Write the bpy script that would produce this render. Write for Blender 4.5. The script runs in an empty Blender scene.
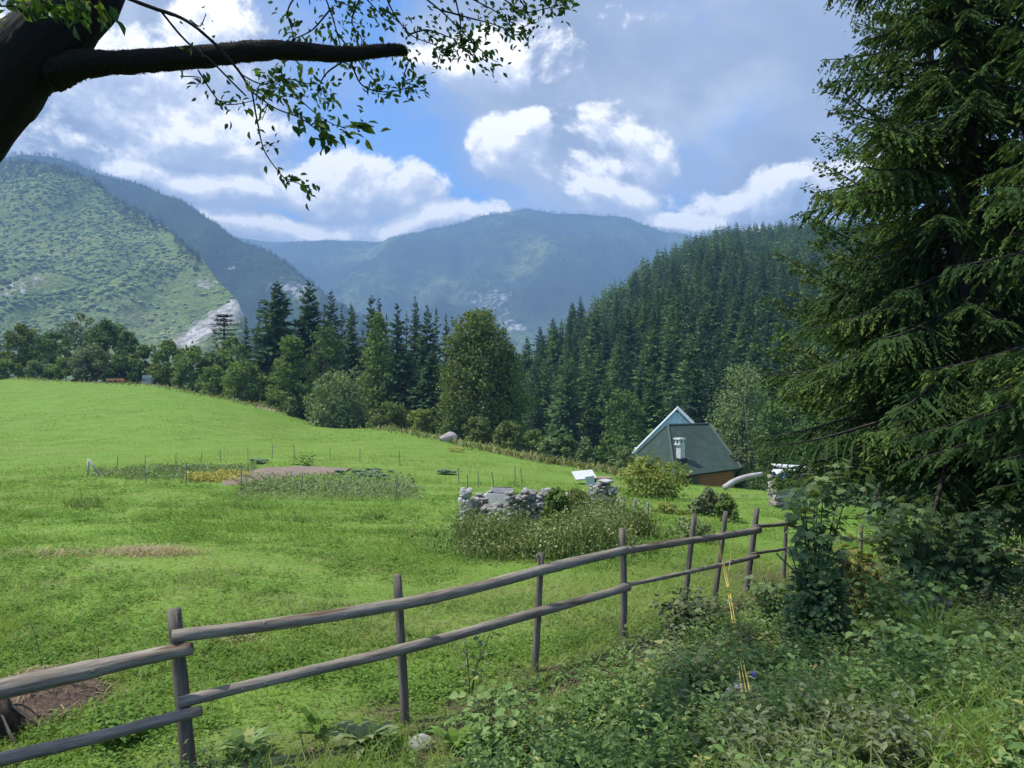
import bpy, math
import numpy as np

# ------------------------------------------------------------------ basics
F = 768.0
CZ = 2.5                       # camera height above the fence line
R = math.radians
sc = bpy.context.scene
col = sc.collection


def rs(seed):
    return np.random.default_rng(seed)


def P(px, py, Y):
    """a point seen in direction (px,py) of a level 27 mm lens, Y metres ahead"""
    return np.array([(px - 512.0) / F * Y, Y, CZ + (384.0 - py) / F * Y])


def norm(v):
    v = np.asarray(v, float)
    return v / np.maximum(np.linalg.norm(v, axis=-1, keepdims=True), 1e-9)


def hash2(i, j, s):
    h = np.sin(i * 127.1 + j * 311.7 + s * 74.7) * 43758.5453
    return h - np.floor(h)


def vnoise(x, y, s=0):
    x = np.asarray(x, float); y = np.asarray(y, float)
    i = np.floor(x); j = np.floor(y)
    f = x - i; g = y - j
    f = f * f * (3 - 2 * f); g = g * g * (3 - 2 * g)
    a = hash2(i, j, s); b = hash2(i + 1, j, s); c = hash2(i, j + 1, s); d = hash2(i + 1, j + 1, s)
    return a + (b - a) * f + (c - a) * g + (a - b - c + d) * f * g


def fbm(x, y, s=0, o=4):
    t = 0; a = 0.5; n = 0
    for k in range(o):
        t = t + a * vnoise(np.asarray(x) * 2 ** k, np.asarray(y) * 2 ** k, s + k * 13)
        n += a; a *= 0.5
    return t / n


# ------------------------------------------------------------------ mesh building
class MB:
    def __init__(s):
        s.v = []; s.f = []; s.t = []; s.c = []; s.n = 0

    def add(s, v, faces, tint=0.5, tc=None):
        v = np.asarray(v, float).reshape(-1, 3)
        if not isinstance(faces, (list, tuple)):
            faces = [faces]
        for f in faces:
            f = np.asarray(f, np.int64)
            if f.size:
                s.f.append(f + s.n)
        s.v.append(v)
        s.t.append(np.broadcast_to(np.asarray(tint, float), (len(v),)))
        s.c.append(v if tc is None else np.asarray(tc, float))
        s.n += len(v)
        return s

    def data(s):
        return np.concatenate(s.v), s.f, np.concatenate(s.t), np.concatenate(s.c)

    def mesh(s, name, mat, smooth=False):
        me = bpy.data.meshes.new(name)
        v, fs, t, c = s.data()
        me.vertices.add(len(v)); me.vertices.foreach_set('co', v.astype(np.float32).ravel())
        loops = np.concatenate([f.ravel() for f in fs])
        tot = np.concatenate([np.full(len(f), f.shape[1]) for f in fs])
        st = np.concatenate([[0], np.cumsum(tot)[:-1]])
        me.loops.add(len(loops)); me.loops.foreach_set('vertex_index', loops.astype(np.int32))
        me.polygons.add(len(tot))
        me.polygons.foreach_set('loop_start', st.astype(np.int32))
        try:
            me.polygons.foreach_set('loop_total', tot.astype(np.int32))
        except Exception:
            pass
        me.update(calc_edges=True)
        me.polygons.foreach_set('use_smooth', np.full(len(tot), smooth))
        a = me.attributes.new('tint', 'FLOAT', 'POINT'); a.data.foreach_set('value', t.astype(np.float32))
        a = me.attributes.new('tc', 'FLOAT_VECTOR', 'POINT'); a.data.foreach_set('vector', c.astype(np.float32).ravel())
        me.materials.append(mat)
        me.validate()
        return me

    def build(s, name, mat, parent=None, smooth=False):
        return link(name, s.mesh(name, mat, smooth), parent)


def link(name, me, parent=None, loc=None):
    o = bpy.data.objects.new(name, me)
    col.objects.link(o)
    if parent is not None:
        o.parent = parent
    if loc is not None:
        o.location = loc
    return o


def empty(name, loc=(0, 0, 0), rz=0.0):
    o = bpy.data.objects.new(name, None)
    o.empty_display_size = 0.2
    col.objects.link(o)
    o.location = loc; o.rotation_euler = (0, 0, rz)
    return o


def tag(o, label=None, cat=None, group=None, kind=None):
    if label: o['label'] = label
    if cat: o['category'] = cat
    if group: o['group'] = group
    if kind: o['kind'] = kind
    return o


def dup(o, parent=None):
    c = o.copy(); col.objects.link(c); c.parent = parent
    for ch in [x for x in KIDS.get(o.name, [])]:
        dup(ch, c)
    return c


KIDS = {}


def tube(path, rad, sides=8, seed=0, rough=0.0, cap=True):
    """returns v, faces, tc for a tapered tube along path"""
    path = np.asarray(path, float); n = len(path)
    rad = np.broadcast_to(np.asarray(rad, float), (n,))
    T = np.gradient(path, axis=0); T = norm(T)
    ref = np.array([0, 0, 1.0]) if abs(T[:, 2]).mean() < 0.8 else np.array([1.0, 0, 0])
    A = norm(np.cross(T, ref)); B = np.cross(A, T)
    th = np.linspace(0, 2 * np.pi, sides, endpoint=False)
    r = rs(seed)
    rr = rad[:, None] * (1 + rough * (r.random((n, sides)) - 0.5) * 2)
    v = path[:, None] + rr[..., None] * (np.cos(th)[None, :, None] * A[:, None] + np.sin(th)[None, :, None] * B[:, None])
    s = np.concatenate([[0], np.cumsum(np.linalg.norm(np.diff(path, axis=0), axis=1))])
    tc = np.stack([np.repeat(s[:, None], sides, 1), rad[:, None] * np.cos(th)[None], rad[:, None] * np.sin(th)[None]], -1)
    i = np.arange(n - 1)[:, None] * sides; j = np.arange(sides)[None]; k = (j + 1) % sides
    q = np.stack([i + j, i + k, i + sides + k, i + sides + j], -1).reshape(-1, 4)
    fs = [q]
    v = v.reshape(-1, 3); tc = tc.reshape(-1, 3)
    if cap:
        v = np.concatenate([v, path[:1], path[-1:]]); tc = np.concatenate([tc, [[0, 0, 0]], [[s[-1], 0, 0]]])
        a = n * sides; j = j[0]; k = k[0]
        fs.append(np.stack([np.full(sides, a), k, j], -1))
        fs.append(np.stack([np.full(sides, a + 1), (n - 1) * sides + j, (n - 1) * sides + k], -1))
    return v, fs, tc


def spline(pts, n):
    """Catmull-Rom through pts"""
    p = np.asarray(pts, float)
    if len(p) == 2:
        return p[0] + (p[1] - p[0]) * np.linspace(0, 1, n)[:, None]
    q = np.concatenate([[2 * p[0] - p[1]], p, [2 * p[-1] - p[-2]]])
    u = np.linspace(0, len(p) - 1 - 1e-6, n); k = u.astype(int); t = (u - k)[:, None]
    a, b, c, d = q[k], q[k + 1], q[k + 2], q[k + 3]
    return 0.5 * (2 * b + (c - a) * t + (2 * a - 5 * b + 4 * c - d) * t * t + (3 * b - a - 3 * c + d) * t ** 3)


def box(c, s, R3=None):
    x, y, z = np.array(s, float) / 2
    v = np.array([[-x, -y, -z], [x, -y, -z], [x, y, -z], [-x, y, -z], [-x, -y, z], [x, -y, z], [x, y, z], [-x, y, z]])
    if R3 is not None:
        v = v @ np.asarray(R3).T
    return v + np.asarray(c, float), np.array([[0, 3, 2, 1], [4, 5, 6, 7], [0, 1, 5, 4], [1, 2, 6, 5], [2, 3, 7, 6], [3, 0, 4, 7]])


def rotz(a):
    c, s = math.cos(a), math.sin(a)
    return np.array([[c, -s, 0], [s, c, 0], [0, 0, 1.0]])


def rotx(a):
    c, s = math.cos(a), math.sin(a)
    return np.array([[1.0, 0, 0], [0, c, -s], [0, s, c]])


def roty(a):
    c, s = math.cos(a), math.sin(a)
    return np.array([[c, 0, s], [0, 1.0, 0], [-s, 0, c]])


# leaf templates: x along the leaf (0..1), y across (-.5...5), z fold
T_DIAMOND = (np.array([[0, 0, 0], [.45, -.5, 0], [1, 0, 0], [.45, .5, 0]], float), [np.array([[0, 1, 2, 3]])])
T_SHOOT = (np.array([[0, -.2, 0], [0, .2, 0], [.6, .5, .0], [.6, -.5, .0], [1, 0, -.08]], float),
           [np.array([[0, 3, 2, 1]]), np.array([[3, 4, 2]])])
T_FOLD = (np.array([[0, 0, 0], [.3, -.42, .1], [.62, -.38, .1], [1, 0, -.12], [.62, .38, .1], [.3, .42, .1], [.45, 0, -.03]], float),
          [np.array([[0, 1, 2, 6], [6, 2, 3, 3], [0, 6, 4, 5], [6, 3, 3, 4]])[[0, 2]], np.array([[6, 2, 3], [6, 3, 4]])])
T_MAPLE = (np.array([[0, 0, 0], [.02, -.32, .02], [.18, -.3, 0], [.3, -.55, -.02], [.45, -.3, .02], [.72, -.34, -.06], [.66, -.14, 0], [1, 0, -.15],
                     [.66, .14, 0], [.72, .34, -.06], [.45, .3, .02], [.3, .55, -.02], [.18, .3, 0], [.02, .32, .02], [.4, 0, .06]], float),
           [np.array([[14, i, i + 1] for i in range(13)] + [[14, 13, 0]])])
T_BLADE = (np.array([[0, -.5, 0], [0, .5, 0], [.55, .38, -.06], [.55, -.38, -.06], [1, 0, -.35]], float),
           [np.array([[0, 3, 2, 1]]), np.array([[3, 4, 2]])])
T_LANCE = (np.array([[0, -.15, 0], [0, .15, 0], [.4, .5, .16], [.4, -.5, .16], [.75, .35, .1], [.75, -.35, .1], [1, 0, -.1]], float),
           [np.array([[0, 3, 2, 1], [3, 5, 4, 2]]), np.array([[5, 6, 4]])])


def scatter(mb, T, pos, d, up, L, W, tint=0.5):
    """stamp template T at each pos, long axis d, facing up"""
    pos = np.asarray(pos, float); N = len(pos)
    if N == 0:
        return
    d = norm(np.broadcast_to(d, (N, 3))); up = np.broadcast_to(up, (N, 3))
    s = np.cross(up, d); bad = np.linalg.norm(s, axis=1) < 1e-3
    s[bad] = [1, 0, 0]; s = norm(s); u = np.cross(d, s)
    L = np.broadcast_to(L, (N,))[:, None, None]; W = np.broadcast_to(W, (N,))[:, None, None]
    tv, tf = T
    v = pos[:, None] + d[:, None] * (tv[None, :, 0:1] * L) + s[:, None] * (tv[None, :, 1:2] * W) + u[:, None] * (tv[None, :, 2:3] * L)
    k = len(tv)
    off = (np.arange(N) * k)[:, None, None]
    fs = [(f[None] + off).reshape(-1, f.shape[1]) for f in tf]
    mb.add(v.reshape(-1, 3), fs, np.repeat(np.broadcast_to(tint, (N,)), k))


def sph(rng, n):
    return norm(rng.normal(size=(n, 3)))


# ------------------------------------------------------------------ materials
def new_mat(name):
    m = bpy.data.materials.new(name); m.use_nodes = True
    nt = m.node_tree; nt.nodes.clear()
    out = nt.nodes.new('ShaderNodeOutputMaterial')
    return m, nt, out


def N_(nt, typ, **kw):
    n = nt.nodes.new(typ)
    for k, v in kw.items():
        if k.startswith('i_'):
            n.inputs[k[2:].replace('_', ' ')].default_value = v
        elif k.startswith('n_'):
            n.inputs[int(k[2:])].default_value = v
        else:
            setattr(n, k, v)
    return n


def ramp(nt, stops, src=None):
    r = nt.nodes.new('ShaderNodeValToRGB')
    e = r.color_ramp.elements
    while len(e) > 1:
        e.remove(e[-1])
    e[0].position = stops[0][0]; e[0].color = (*stops[0][1], 1)
    for p, c in stops[1:]:
        x = e.new(p); x.color = (*c, 1)
    if src is not None:
        nt.links.new(src, r.inputs[0])
    return r


def math_(nt, op, a, b=None, clamp=False):
    n = nt.nodes.new('ShaderNodeMath'); n.operation = op; n.use_clamp = clamp
    for i, x in enumerate((a, b)):
        if x is None: continue
        if isinstance(x, (int, float)): n.inputs[i].default_value = x
        else: nt.links.new(x, n.inputs[i])
    return n.outputs[0]


def attr(nt, name, out='Fac'):
    a = nt.nodes.new('ShaderNodeAttribute'); a.attribute_name = name
    return a.outputs[out]


def noise(nt, vec, scale, detail=4, rough=.55, dist=0, w=None):
    n = nt.nodes.new('ShaderNodeTexNoise')
    n.inputs['Scale'].default_value = scale; n.inputs['Detail'].default_value = detail
    n.inputs['Roughness'].default_value = rough; n.inputs['Distortion'].default_value = dist
    if vec is not None:
        nt.links.new(vec, n.inputs['Vector'])
    return n.outputs['Fac']


def posnode(nt):
    return nt.nodes.new('ShaderNodeNewGeometry').outputs['Position']


def scaled(nt, vec, s):
    m = nt.nodes.new('ShaderNodeVectorMath'); m.operation = 'MULTIPLY'
    nt.links.new(vec, m.inputs[0]); m.inputs[1].default_value = s
    return m.outputs[0]


def mix(nt, fac, a, b, mode='MIX'):
    m = nt.nodes.new('ShaderNodeMix'); m.data_type = 'RGBA'; m.blend_type = mode
    for i, x in ((0, fac), (6, a), (7, b)):
        if isinstance(x, (int, float)): m.inputs[i].default_value = x
        elif isinstance(x, tuple): m.inputs[i].default_value = (*x, 1)
        else: nt.links.new(x, m.inputs[i])
    return m.outputs[2]


def leaf_mat(name, stops, trans=0.25, gloss=0.0, rough=.5, vary=0.0, vscale=.3):
    """leaves: colour by the leaf's own tint, partly translucent"""
    m, nt, out = new_mat(name)
    t = attr(nt, 'tint')
    c = ramp(nt, stops, t).outputs[0]
    if vary:
        nz = noise(nt, posnode(nt), vscale, 3)
        k = math_(nt, 'ADD', math_(nt, 'MULTIPLY', math_(nt, 'SUBTRACT', nz, .5), vary * 2), 1.0)
        mm = nt.nodes.new('ShaderNodeVectorMath'); mm.operation = 'SCALE'
        nt.links.new(c, mm.inputs[0]); nt.links.new(k, mm.inputs[3]); c = mm.outputs[0]
    if gloss:
        d = N_(nt, 'ShaderNodeBsdfPrincipled', i_Roughness=rough)
        d.inputs['Specular IOR Level'].default_value = gloss
        nt.links.new(c, d.inputs['Base Color'])
    else:
        d = N_(nt, 'ShaderNodeBsdfDiffuse'); nt.links.new(c, d.inputs['Color'])
    if trans:
        tr = N_(nt, 'ShaderNodeBsdfTranslucent')
        c2 = mix(nt, 1.0, c, (1.25, 1.15, .55), 'MULTIPLY')
        nt.links.new(c2, tr.inputs['Color'])
        x = N_(nt, 'ShaderNodeMixShader', n_0=trans)
        nt.links.new(d.outputs[0], x.inputs[1]); nt.links.new(tr.outputs[0], x.inputs[2])
        nt.links.new(x.outputs[0], out.inputs['Surface'])
    else:
        nt.links.new(d.outputs[0], out.inputs['Surface'])
    return m


def surf_mat(name, stops, scale=8, stretch=(1, 1, 1), rough=.85, bump=.3, coord='tc', detail=6, spec=.25, dist=0.0, spots=None, spotscale=20):
    """solid stuff: noise ramp with bump, coordinates from the mesh's own tc attribute"""
    m, nt, out = new_mat(name)
    v = attr(nt, 'tc', 'Vector') if coord == 'tc' else posnode(nt)
    v = scaled(nt, v, stretch)
    nz = noise(nt, v, scale, detail, .6, dist)
    c = ramp(nt, stops, nz).outputs[0]
    if spots:
        s = noise(nt, v, spotscale, 3)
        k = ramp(nt, [(spots[0], (0, 0, 0)), (spots[0] + .07, (1, 1, 1))], s).outputs[0]
        c = mix(nt, k, c, spots[1])
    b = N_(nt, 'ShaderNodeBsdfPrincipled', i_Roughness=rough)
    b.inputs['Specular IOR Level'].default_value = spec
    nt.links.new(c, b.inputs['Base Color'])
    if bump:
        bp = N_(nt, 'ShaderNodeBump', i_Strength=bump, i_Distance=.02)
        nt.links.new(nz, bp.inputs['Height']); nt.links.new(bp.outputs[0], b.inputs['Normal'])
    nt.links.new(b.outputs[0], out.inputs['Surface'])
    return m


def plain(name, c, rough=.6, spec=.3, var=.12, scale=6, metal=0.0):
    return surf_mat(name, [(.3, tuple(x * (1 - var) for x in c)), (.7, tuple(min(1, x * (1 + var)) for x in c))], scale=scale, rough=rough, bump=.05, coord='pos', spec=spec)


# ------------------------------------------------------------------ terrain
CTRL_PX = [  # (px,py,Y): the meadow and the bank where they show in the picture
    (190, 775, 5.0), (405, 722, 5.8), (534, 674, 6.7), (622, 640, 7.4), (684, 612, 8.6), (715, 603, 9.2), (747, 590, 10), (783, 583, 11.5),
    (861, 562, 17), (881, 552, 19), (963, 545, 24), (100, 640, 7.7), (300, 600, 9.2), (450, 572, 11.5), (100, 560, 12), (300, 530, 16),
    (600, 545, 15), (480, 560, 13.0), (100, 502, 21), (300, 500, 24), (250, 464, 40), (420, 490, 30), (570, 497, 28), (700, 492, 42),
    (780, 503, 32), (100, 432, 70), (0, 402, 100), (300, 432, 85), (20, 378, 135), (170, 391, 130), (270, 408, 118), (400, 431, 100),
    (520, 457, 82), (620, 475, 68), (690, 485, 57), (640, 478, 60), (760, 490, 46), (1000, 545, 26), (1100, 560, 20), (1300, 600, 12), (-300, 640, 8),
    (-300, 420, 80), (-200, 372, 140), (512, 775, 4.6), (700, 768, 3.9), (850, 768, 3.2), (1000, 768, 2.8), (1000, 640, 6), (900, 620, 8),
    (850, 598, 10.5), (960, 592, 10.5), (300, 790, 4.4), (-100, 850, 4.6)]
CTRL_XYZ = [(0, 0, -1.6), (0, 2, -1.8), (-4, 3, -2.3), (-5, 0, -1.9), (3, 0, -1.2), (0, -6, -.4), (6, 3, -1.0), (10, 10, -2.5), (0, -30, 4), (-40, -20, 2), (40, -20, 3),
            (60, 40, -5), (-160, 60, 2), (-170, 150, 4), (-120, 185, -12), (-60, 165, -16), (-20, 145, -18), (12, 110, -18), (30, 92, -17), (50, 80, -15), (0, 190, -26),
            (60, 130, -22), (110, 90, -10), (-60, 230, -34), (80, 220, -30), (-200, 250, -30), (200, 200, -20), (0, -200, 30), (200, -60, 15), (-200, -60, 10)]


def _cw(x, y):
    r = np.hypot(x, y) + 1e-6
    k = np.log1p(r / 4.0) / r
    return x * k, y * k


_c = [P(*c) - [0, 0, CZ] for c in CTRL_PX] + [np.array(c, float) for c in CTRL_XYZ]
_c = np.array(_c)
_cx, _cy = _cw(_c[:, 0], _c[:, 1])


def _phi(d2):
    return 0.5 * d2 * np.log(d2 + 1e-12)


def _solve():
    n = len(_c)
    K = _phi((_cx[:, None] - _cx) ** 2 + (_cy[:, None] - _cy) ** 2) + np.eye(n) * 0.004
    Pm = np.stack([np.ones(n), _cx, _cy], 1)
    A = np.block([[K, Pm], [Pm.T, np.zeros((3, 3))]])
    # solve for z / (r+8) so near relief and far relief weigh alike
    s = np.hypot(_c[:, 0], _c[:, 1]) + 8
    return np.linalg.solve(A, np.concatenate([_c[:, 2] / s, np.zeros(3)]))


_w = _solve()


def ground0(x, y):
    x = np.asarray(x, float); y = np.asarray(y, float); sh = x.shape
    x = x.ravel(); y = y.ravel(); z = np.empty(len(x))
    for a in range(0, len(x), 40000):
        X, Y = x[a:a + 40000], y[a:a + 40000]
        u, v = _cw(X, Y)
        k = _phi((u[:, None] - _cx) ** 2 + (v[:, None] - _cy) ** 2) @ _w[:-3] + _w[-3] + _w[-2] * u + _w[-1] * v
        z[a:a + 40000] = k * (np.hypot(X, Y) + 8)
    r = np.hypot(x, y)
    t = np.clip((r - 190) / 160, 0, 1); t = t * t * (3 - 2 * t)
    z = z * (1 - t) + np.where(y > 0, -70.0, 5.0) * t
    return (CZ + z).reshape(sh)


def relief(x, y):
    r = np.hypot(x, y)
    k = np.clip((90 - r) / 60, 0, 1)
    return k * (0.10 * (fbm(x * .8, y * .8, 3, 3) - .5) + 0.22 * (fbm(x * .16 + 9, y * .16, 5, 3) - .5))


def ground(x, y):
    return ground0(x, y) + relief(np.asarray(x, float), np.asarray(y, float))


def hit(px, py, y0=2.5, y1=160.0):
    """where the line of sight through (px,py) meets the ground"""
    px = np.atleast_1d(np.asarray(px, float)); py = np.atleast_1d(np.asarray(py, float))
    Ys = np.exp(np.linspace(math.log(y0), math.log(y1), 300))
    X = (px[:, None] - 512) / F * Ys; Z = CZ + (384 - py[:, None]) / F * Ys
    b = Z < ground(X, np.broadcast_to(Ys, X.shape))
    k = np.argmax(b, 1); k[~b.any(1)] = 299
    lo = Ys[np.maximum(k - 1, 0)]; hi = Ys[k]
    for _ in range(12):
        m = (lo + hi) / 2
        x = (px - 512) / F * m
        below = CZ + (384 - py) / F * m < ground(x, m)
        hi = np.where(below, m, hi); lo = np.where(below, lo, m)
    x = (px - 512) / F * hi
    return np.stack([x, hi, ground(x, hi)], 1)


def onground(px, Y):
    x = (px - 512) / F * Y
    return np.array([x, Y, float(ground(np.array([x]), np.array([Y]))[0])])


# ------------------------------------------------------------------ camera, sun, sky
cam = bpy.data.cameras.new('camera'); cam.lens = 27.0; cam.sensor_width = 36.0
cam.clip_start = .05; cam.clip_end = 30000
co = bpy.data.objects.new('camera', cam); col.objects.link(co)
co.location = (0, 0, CZ); co.rotation_euler = (R(90), 0, 0)
sc.camera = co
SUN = norm(np.array([-.52, -.04, .84]))
sl = bpy.data.lights.new('sun', 'SUN'); sl.energy = 4.1; sl.angle = R(.6); sl.color = (1, .95, .86)
so = bpy.data.objects.new('sun', sl); col.objects.link(so)
from mathutils import Vector
so.rotation_euler = Vector(-SUN).to_track_quat('-Z', 'Y').to_euler()
so.location = (-40, 30, 80)
sc.view_settings.view_transform = 'Standard'; sc.view_settings.look = 'None'
sc.view_settings.gamma = 1; sc.view_settings.exposure = .62
sc.view_settings.use_curve_mapping = False
sc.cycles.use_denoising = True
sc.cycles.max_bounces = 6; sc.cycles.diffuse_bounces = 2; sc.cycles.transmission_bounces = 3
sc.cycles.volume_bounces = 0; sc.cycles.transparent_max_bounces = 4
sc.cycles.sample_clamp_indirect = 4


def cdir(px, py):
    return norm(np.array([(px - 512) / F, 1, (384 - py) / F]))


def build_world():
    w = bpy.data.worlds.new('World'); sc.world = w; w.use_nodes = True
    nt = w.node_tree; nt.nodes.clear()
    out = nt.nodes.new('ShaderNodeOutputWorld')
    bg = N_(nt, 'ShaderNodeBackground', i_Strength=.15)
    sky = nt.nodes.new('ShaderNodeTexSky'); sky.sky_type = 'NISHITA'; sky.sun_disc = False
    sky.sun_elevation = math.asin(SUN[2]); sky.sun_rotation = math.atan2(SUN[0], SUN[1])
    sky.altitude = 900; sky.air_density = 1.0; sky.dust_density = .6; sky.ozone_density = 1.6
    D = nt.nodes.new('ShaderNodeTexCoord').outputs['Generated']

    # density of the cumulus layer as a group of the direction
    def group(name, blobs, nscale, amp, warp, base):
        g = bpy.data.node_groups.new(name, 'ShaderNodeTree')
        g.interface.new_socket('dir', in_out='INPUT', socket_type='NodeSocketVector')
        g.interface.new_socket('density', in_out='OUTPUT', socket_type='NodeSocketFloat')
        gi = g.nodes.new('NodeGroupInput'); go = g.nodes.new('NodeGroupOutput')
        v = gi.outputs[0]
        wn = g.nodes.new('ShaderNodeTexNoise'); wn.inputs['Scale'].default_value = nscale * .45; wn.inputs['Detail'].default_value = 2
        g.links.new(v, wn.inputs['Vector'])
        wo = g.nodes.new('ShaderNodeVectorMath'); wo.operation = 'MULTIPLY_ADD'
        g.links.new(wn.outputs['Color'], wo.inputs[0]); wo.inputs[1].default_value = (warp, warp, warp); wo.inputs[2].default_value = (-warp / 2,) * 3
        ad = g.nodes.new('ShaderNodeVectorMath'); ad.operation = 'ADD'
        g.links.new(v, ad.inputs[0]); g.links.new(wo.outputs[0], ad.inputs[1])
        vw = ad.outputs[0]
        acc = None
        for (px, py, ax, ay, k) in blobs:
            c = cdir(px, py)
            s = g.nodes.new('ShaderNodeVectorMath'); s.operation = 'SUBTRACT'
            g.links.new(vw, s.inputs[0]); s.inputs[1].default_value = c
            m = g.nodes.new('ShaderNodeVectorMath'); m.operation = 'MULTIPLY'
            g.links.new(s.outputs[0], m.inputs[0])
            q = c[1]
            m.inputs[1].default_value = (F / ax / q, 1.5, F / ay / q)
            d = g.nodes.new('ShaderNodeVectorMath'); d.operation = 'DOT_PRODUCT'
            g.links.new(m.outputs[0], d.inputs[0]); g.links.new(m.outputs[0], d.inputs[1])
            f = math_(g, 'MULTIPLY', math_(g, 'SUBTRACT', 1.0, d.outputs['Value']), k)
            if acc is None: acc = f
            else:
                n = g.nodes.new('ShaderNodeMath'); n.operation = 'SMOOTH_MAX'
                g.links.new(acc, n.inputs[0]); g.links.new(f, n.inputs[1]); n.inputs[2].default_value = .15
                acc = n.outputs[0]
        acc = math_(g, 'MAXIMUM', acc, -.9)
        n1 = noise(g, scaled(g, vw, (1, 1, 1.25)), nscale, 10, .64)
        dn = math_(g, 'ADD', acc, math_(g, 'MULTIPLY', math_(g, 'SUBTRACT', n1, base), amp))
        g.links.new(dn, go.inputs[0])
        return g

    deck = group('cloud_deck', [(690, 40, 270, 150, 1), (640, 110, 170, 120, 1), (800, 140, 220, 95, 1), (600, 250, 330, 70, .6), (560, 170, 110, 70, .6),
                                (40, 215, 330, 60, .9), (120, 80, 250, 190, 1.1), (620, 20, 200, 90, 1), (380, 235, 260, 40, .6), (900, 60, 250, 150, 1)], 3.2, 3.4, .14, .5)
    cum = group('cumulus', [(120, 110, 150, 62, 1), (60, 60, 130, 60, 1), (225, 22, 85, 42, 1), (250, 120, 60, 45, .8), (225, 181, 130, 20, 1.15), (330, 178, 78, 36, 1.3),
                            (395, 190, 64, 28, 1.3), (300, 222, 130, 18, 1.1), (420, 222, 100, 17, 1), (520, 152, 46, 40, 1.15), (545, 130, 20, 24, 1), (480, 62, 60, 34, .55), (560, 30, 60, 30, .35),
                            (645, 145, 34, 34, .7), (610, 195, 48, 22, 1.25), (600, 150, 50, 40, .45), (670, 214, 70, 12, 1), (770, 186, 105, 22, .62), (735, 190, 26, 18, .95), (800, 182, 30, 20, 1), (880, 180, 80, 30, .7), (660, 240, 120, 14, .7)],
                9.0, 4.2, .10, .49)

    def dens(g, vec):
        n = nt.nodes.new('ShaderNodeGroup'); n.node_tree = g
        nt.links.new(vec, n.inputs[0]); return n.outputs[0]

    def shifted(v):
        a = nt.nodes.new('ShaderNodeVectorMath'); a.operation = 'ADD'
        nt.links.new(D, a.inputs[0]); a.inputs[1].default_value = v
        return a.outputs[0]

    def sstep(x, lo, hi):
        m = nt.nodes.new('ShaderNodeMapRange'); m.interpolation_type = 'SMOOTHSTEP'
        m.inputs['From Min'].default_value = lo; m.inputs['From Max'].default_value = hi
        nt.links.new(x, m.inputs['Value']); return m.outputs[0]

    a1 = sstep(dens(deck, D), -.1, .75)
    # unseen cloud added overhead to give neutral white fill light
    sx = nt.nodes.new('ShaderNodeSeparateXYZ'); nt.links.new(D, sx.inputs[0])
    over = math_(nt, 'MULTIPLY', sstep(math_(nt, 'ADD', sx.outputs[2], math_(nt, 'MULTIPLY', math_(nt, 'SUBTRACT', noise(nt, D, 3.0, 6), .5), .5)), .58, .78), .85)
    d0 = dens(cum, D); d1 = dens(cum, shifted((-.007, .0, .016)))
    a2 = sstep(d0, .0, .5)
    lit = math_(nt, 'MULTIPLY', math_(nt, 'SUBTRACT', d0, d1), 1.25)
    core = sstep(d0, .5, 2.2)
    lf = math_(nt, 'ADD', math_(nt, 'SUBTRACT', .56, math_(nt, 'MULTIPLY', core, .36)), lit, True)
    S = 6.2   # colours below are radiances at background strength .1
    cumc = ramp(nt, [(0, (.44 * S, .49 * S, .62 * S)), (.38, (.60 * S, .64 * S, .74 * S)), (.75, (.92 * S, .91 * S, .92 * S)), (1, (1.25 * S, 1.2 * S, 1.12 * S))], lf)
    dk = noise(nt, scaled(nt, D, (1, 1, 1.6)), 4.5, 6, .55)
    deckc = ramp(nt, [(.32, (.27 * S, .325 * S, .455 * S)), (.5, (.38 * S, .43 * S, .545 * S)), (.68, (.60 * S, .635 * S, .71 * S))], dk)
    skyc = mix(nt, 1.0, sky.outputs[0], (.52, .80, 1.14), 'MULTIPLY')
    thick = math_(nt, 'MULTIPLY', sstep(dens(deck, D), .45, 1.35), .75)
    dcol = mix(nt, thick, deckc.outputs[0], (.235 * S, .275 * S, .375 * S))
    c = mix(nt, a1, skyc, dcol)
    c = mix(nt, a2, c, cumc.outputs[0])
    c = mix(nt, over, c, (.80 * S, .79 * S, .78 * S))
    nt.links.new(c, bg.inputs['Color'])
    nt.links.new(bg.outputs[0], out.inputs['Surface'])
    w.cycles.sampling_method = 'MANUAL'; w.cycles.sample_map_resolution = 512


build_world()

# ------------------------------------------------------------------ air
def build_haze():
    v, f = box((0, 3000, 447), (11000, 7000, 1130))
    m, nt, out = new_mat('air')
    pv = N_(nt, 'ShaderNodeVolumePrincipled')
    pv.inputs['Color'].default_value = (.38, .63, 1.0, 1)
    pv.inputs['Density'].default_value = .00026
    nt.links.new(pv.outputs[0], out.inputs['Volume'])
    o = MB().add(v, f).build('haze', m)
    tag(o, 'thin blue air that fades the far mountains', 'haze', kind='stuff')
    o.display_type = 'WIRE'


build_haze()
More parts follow.
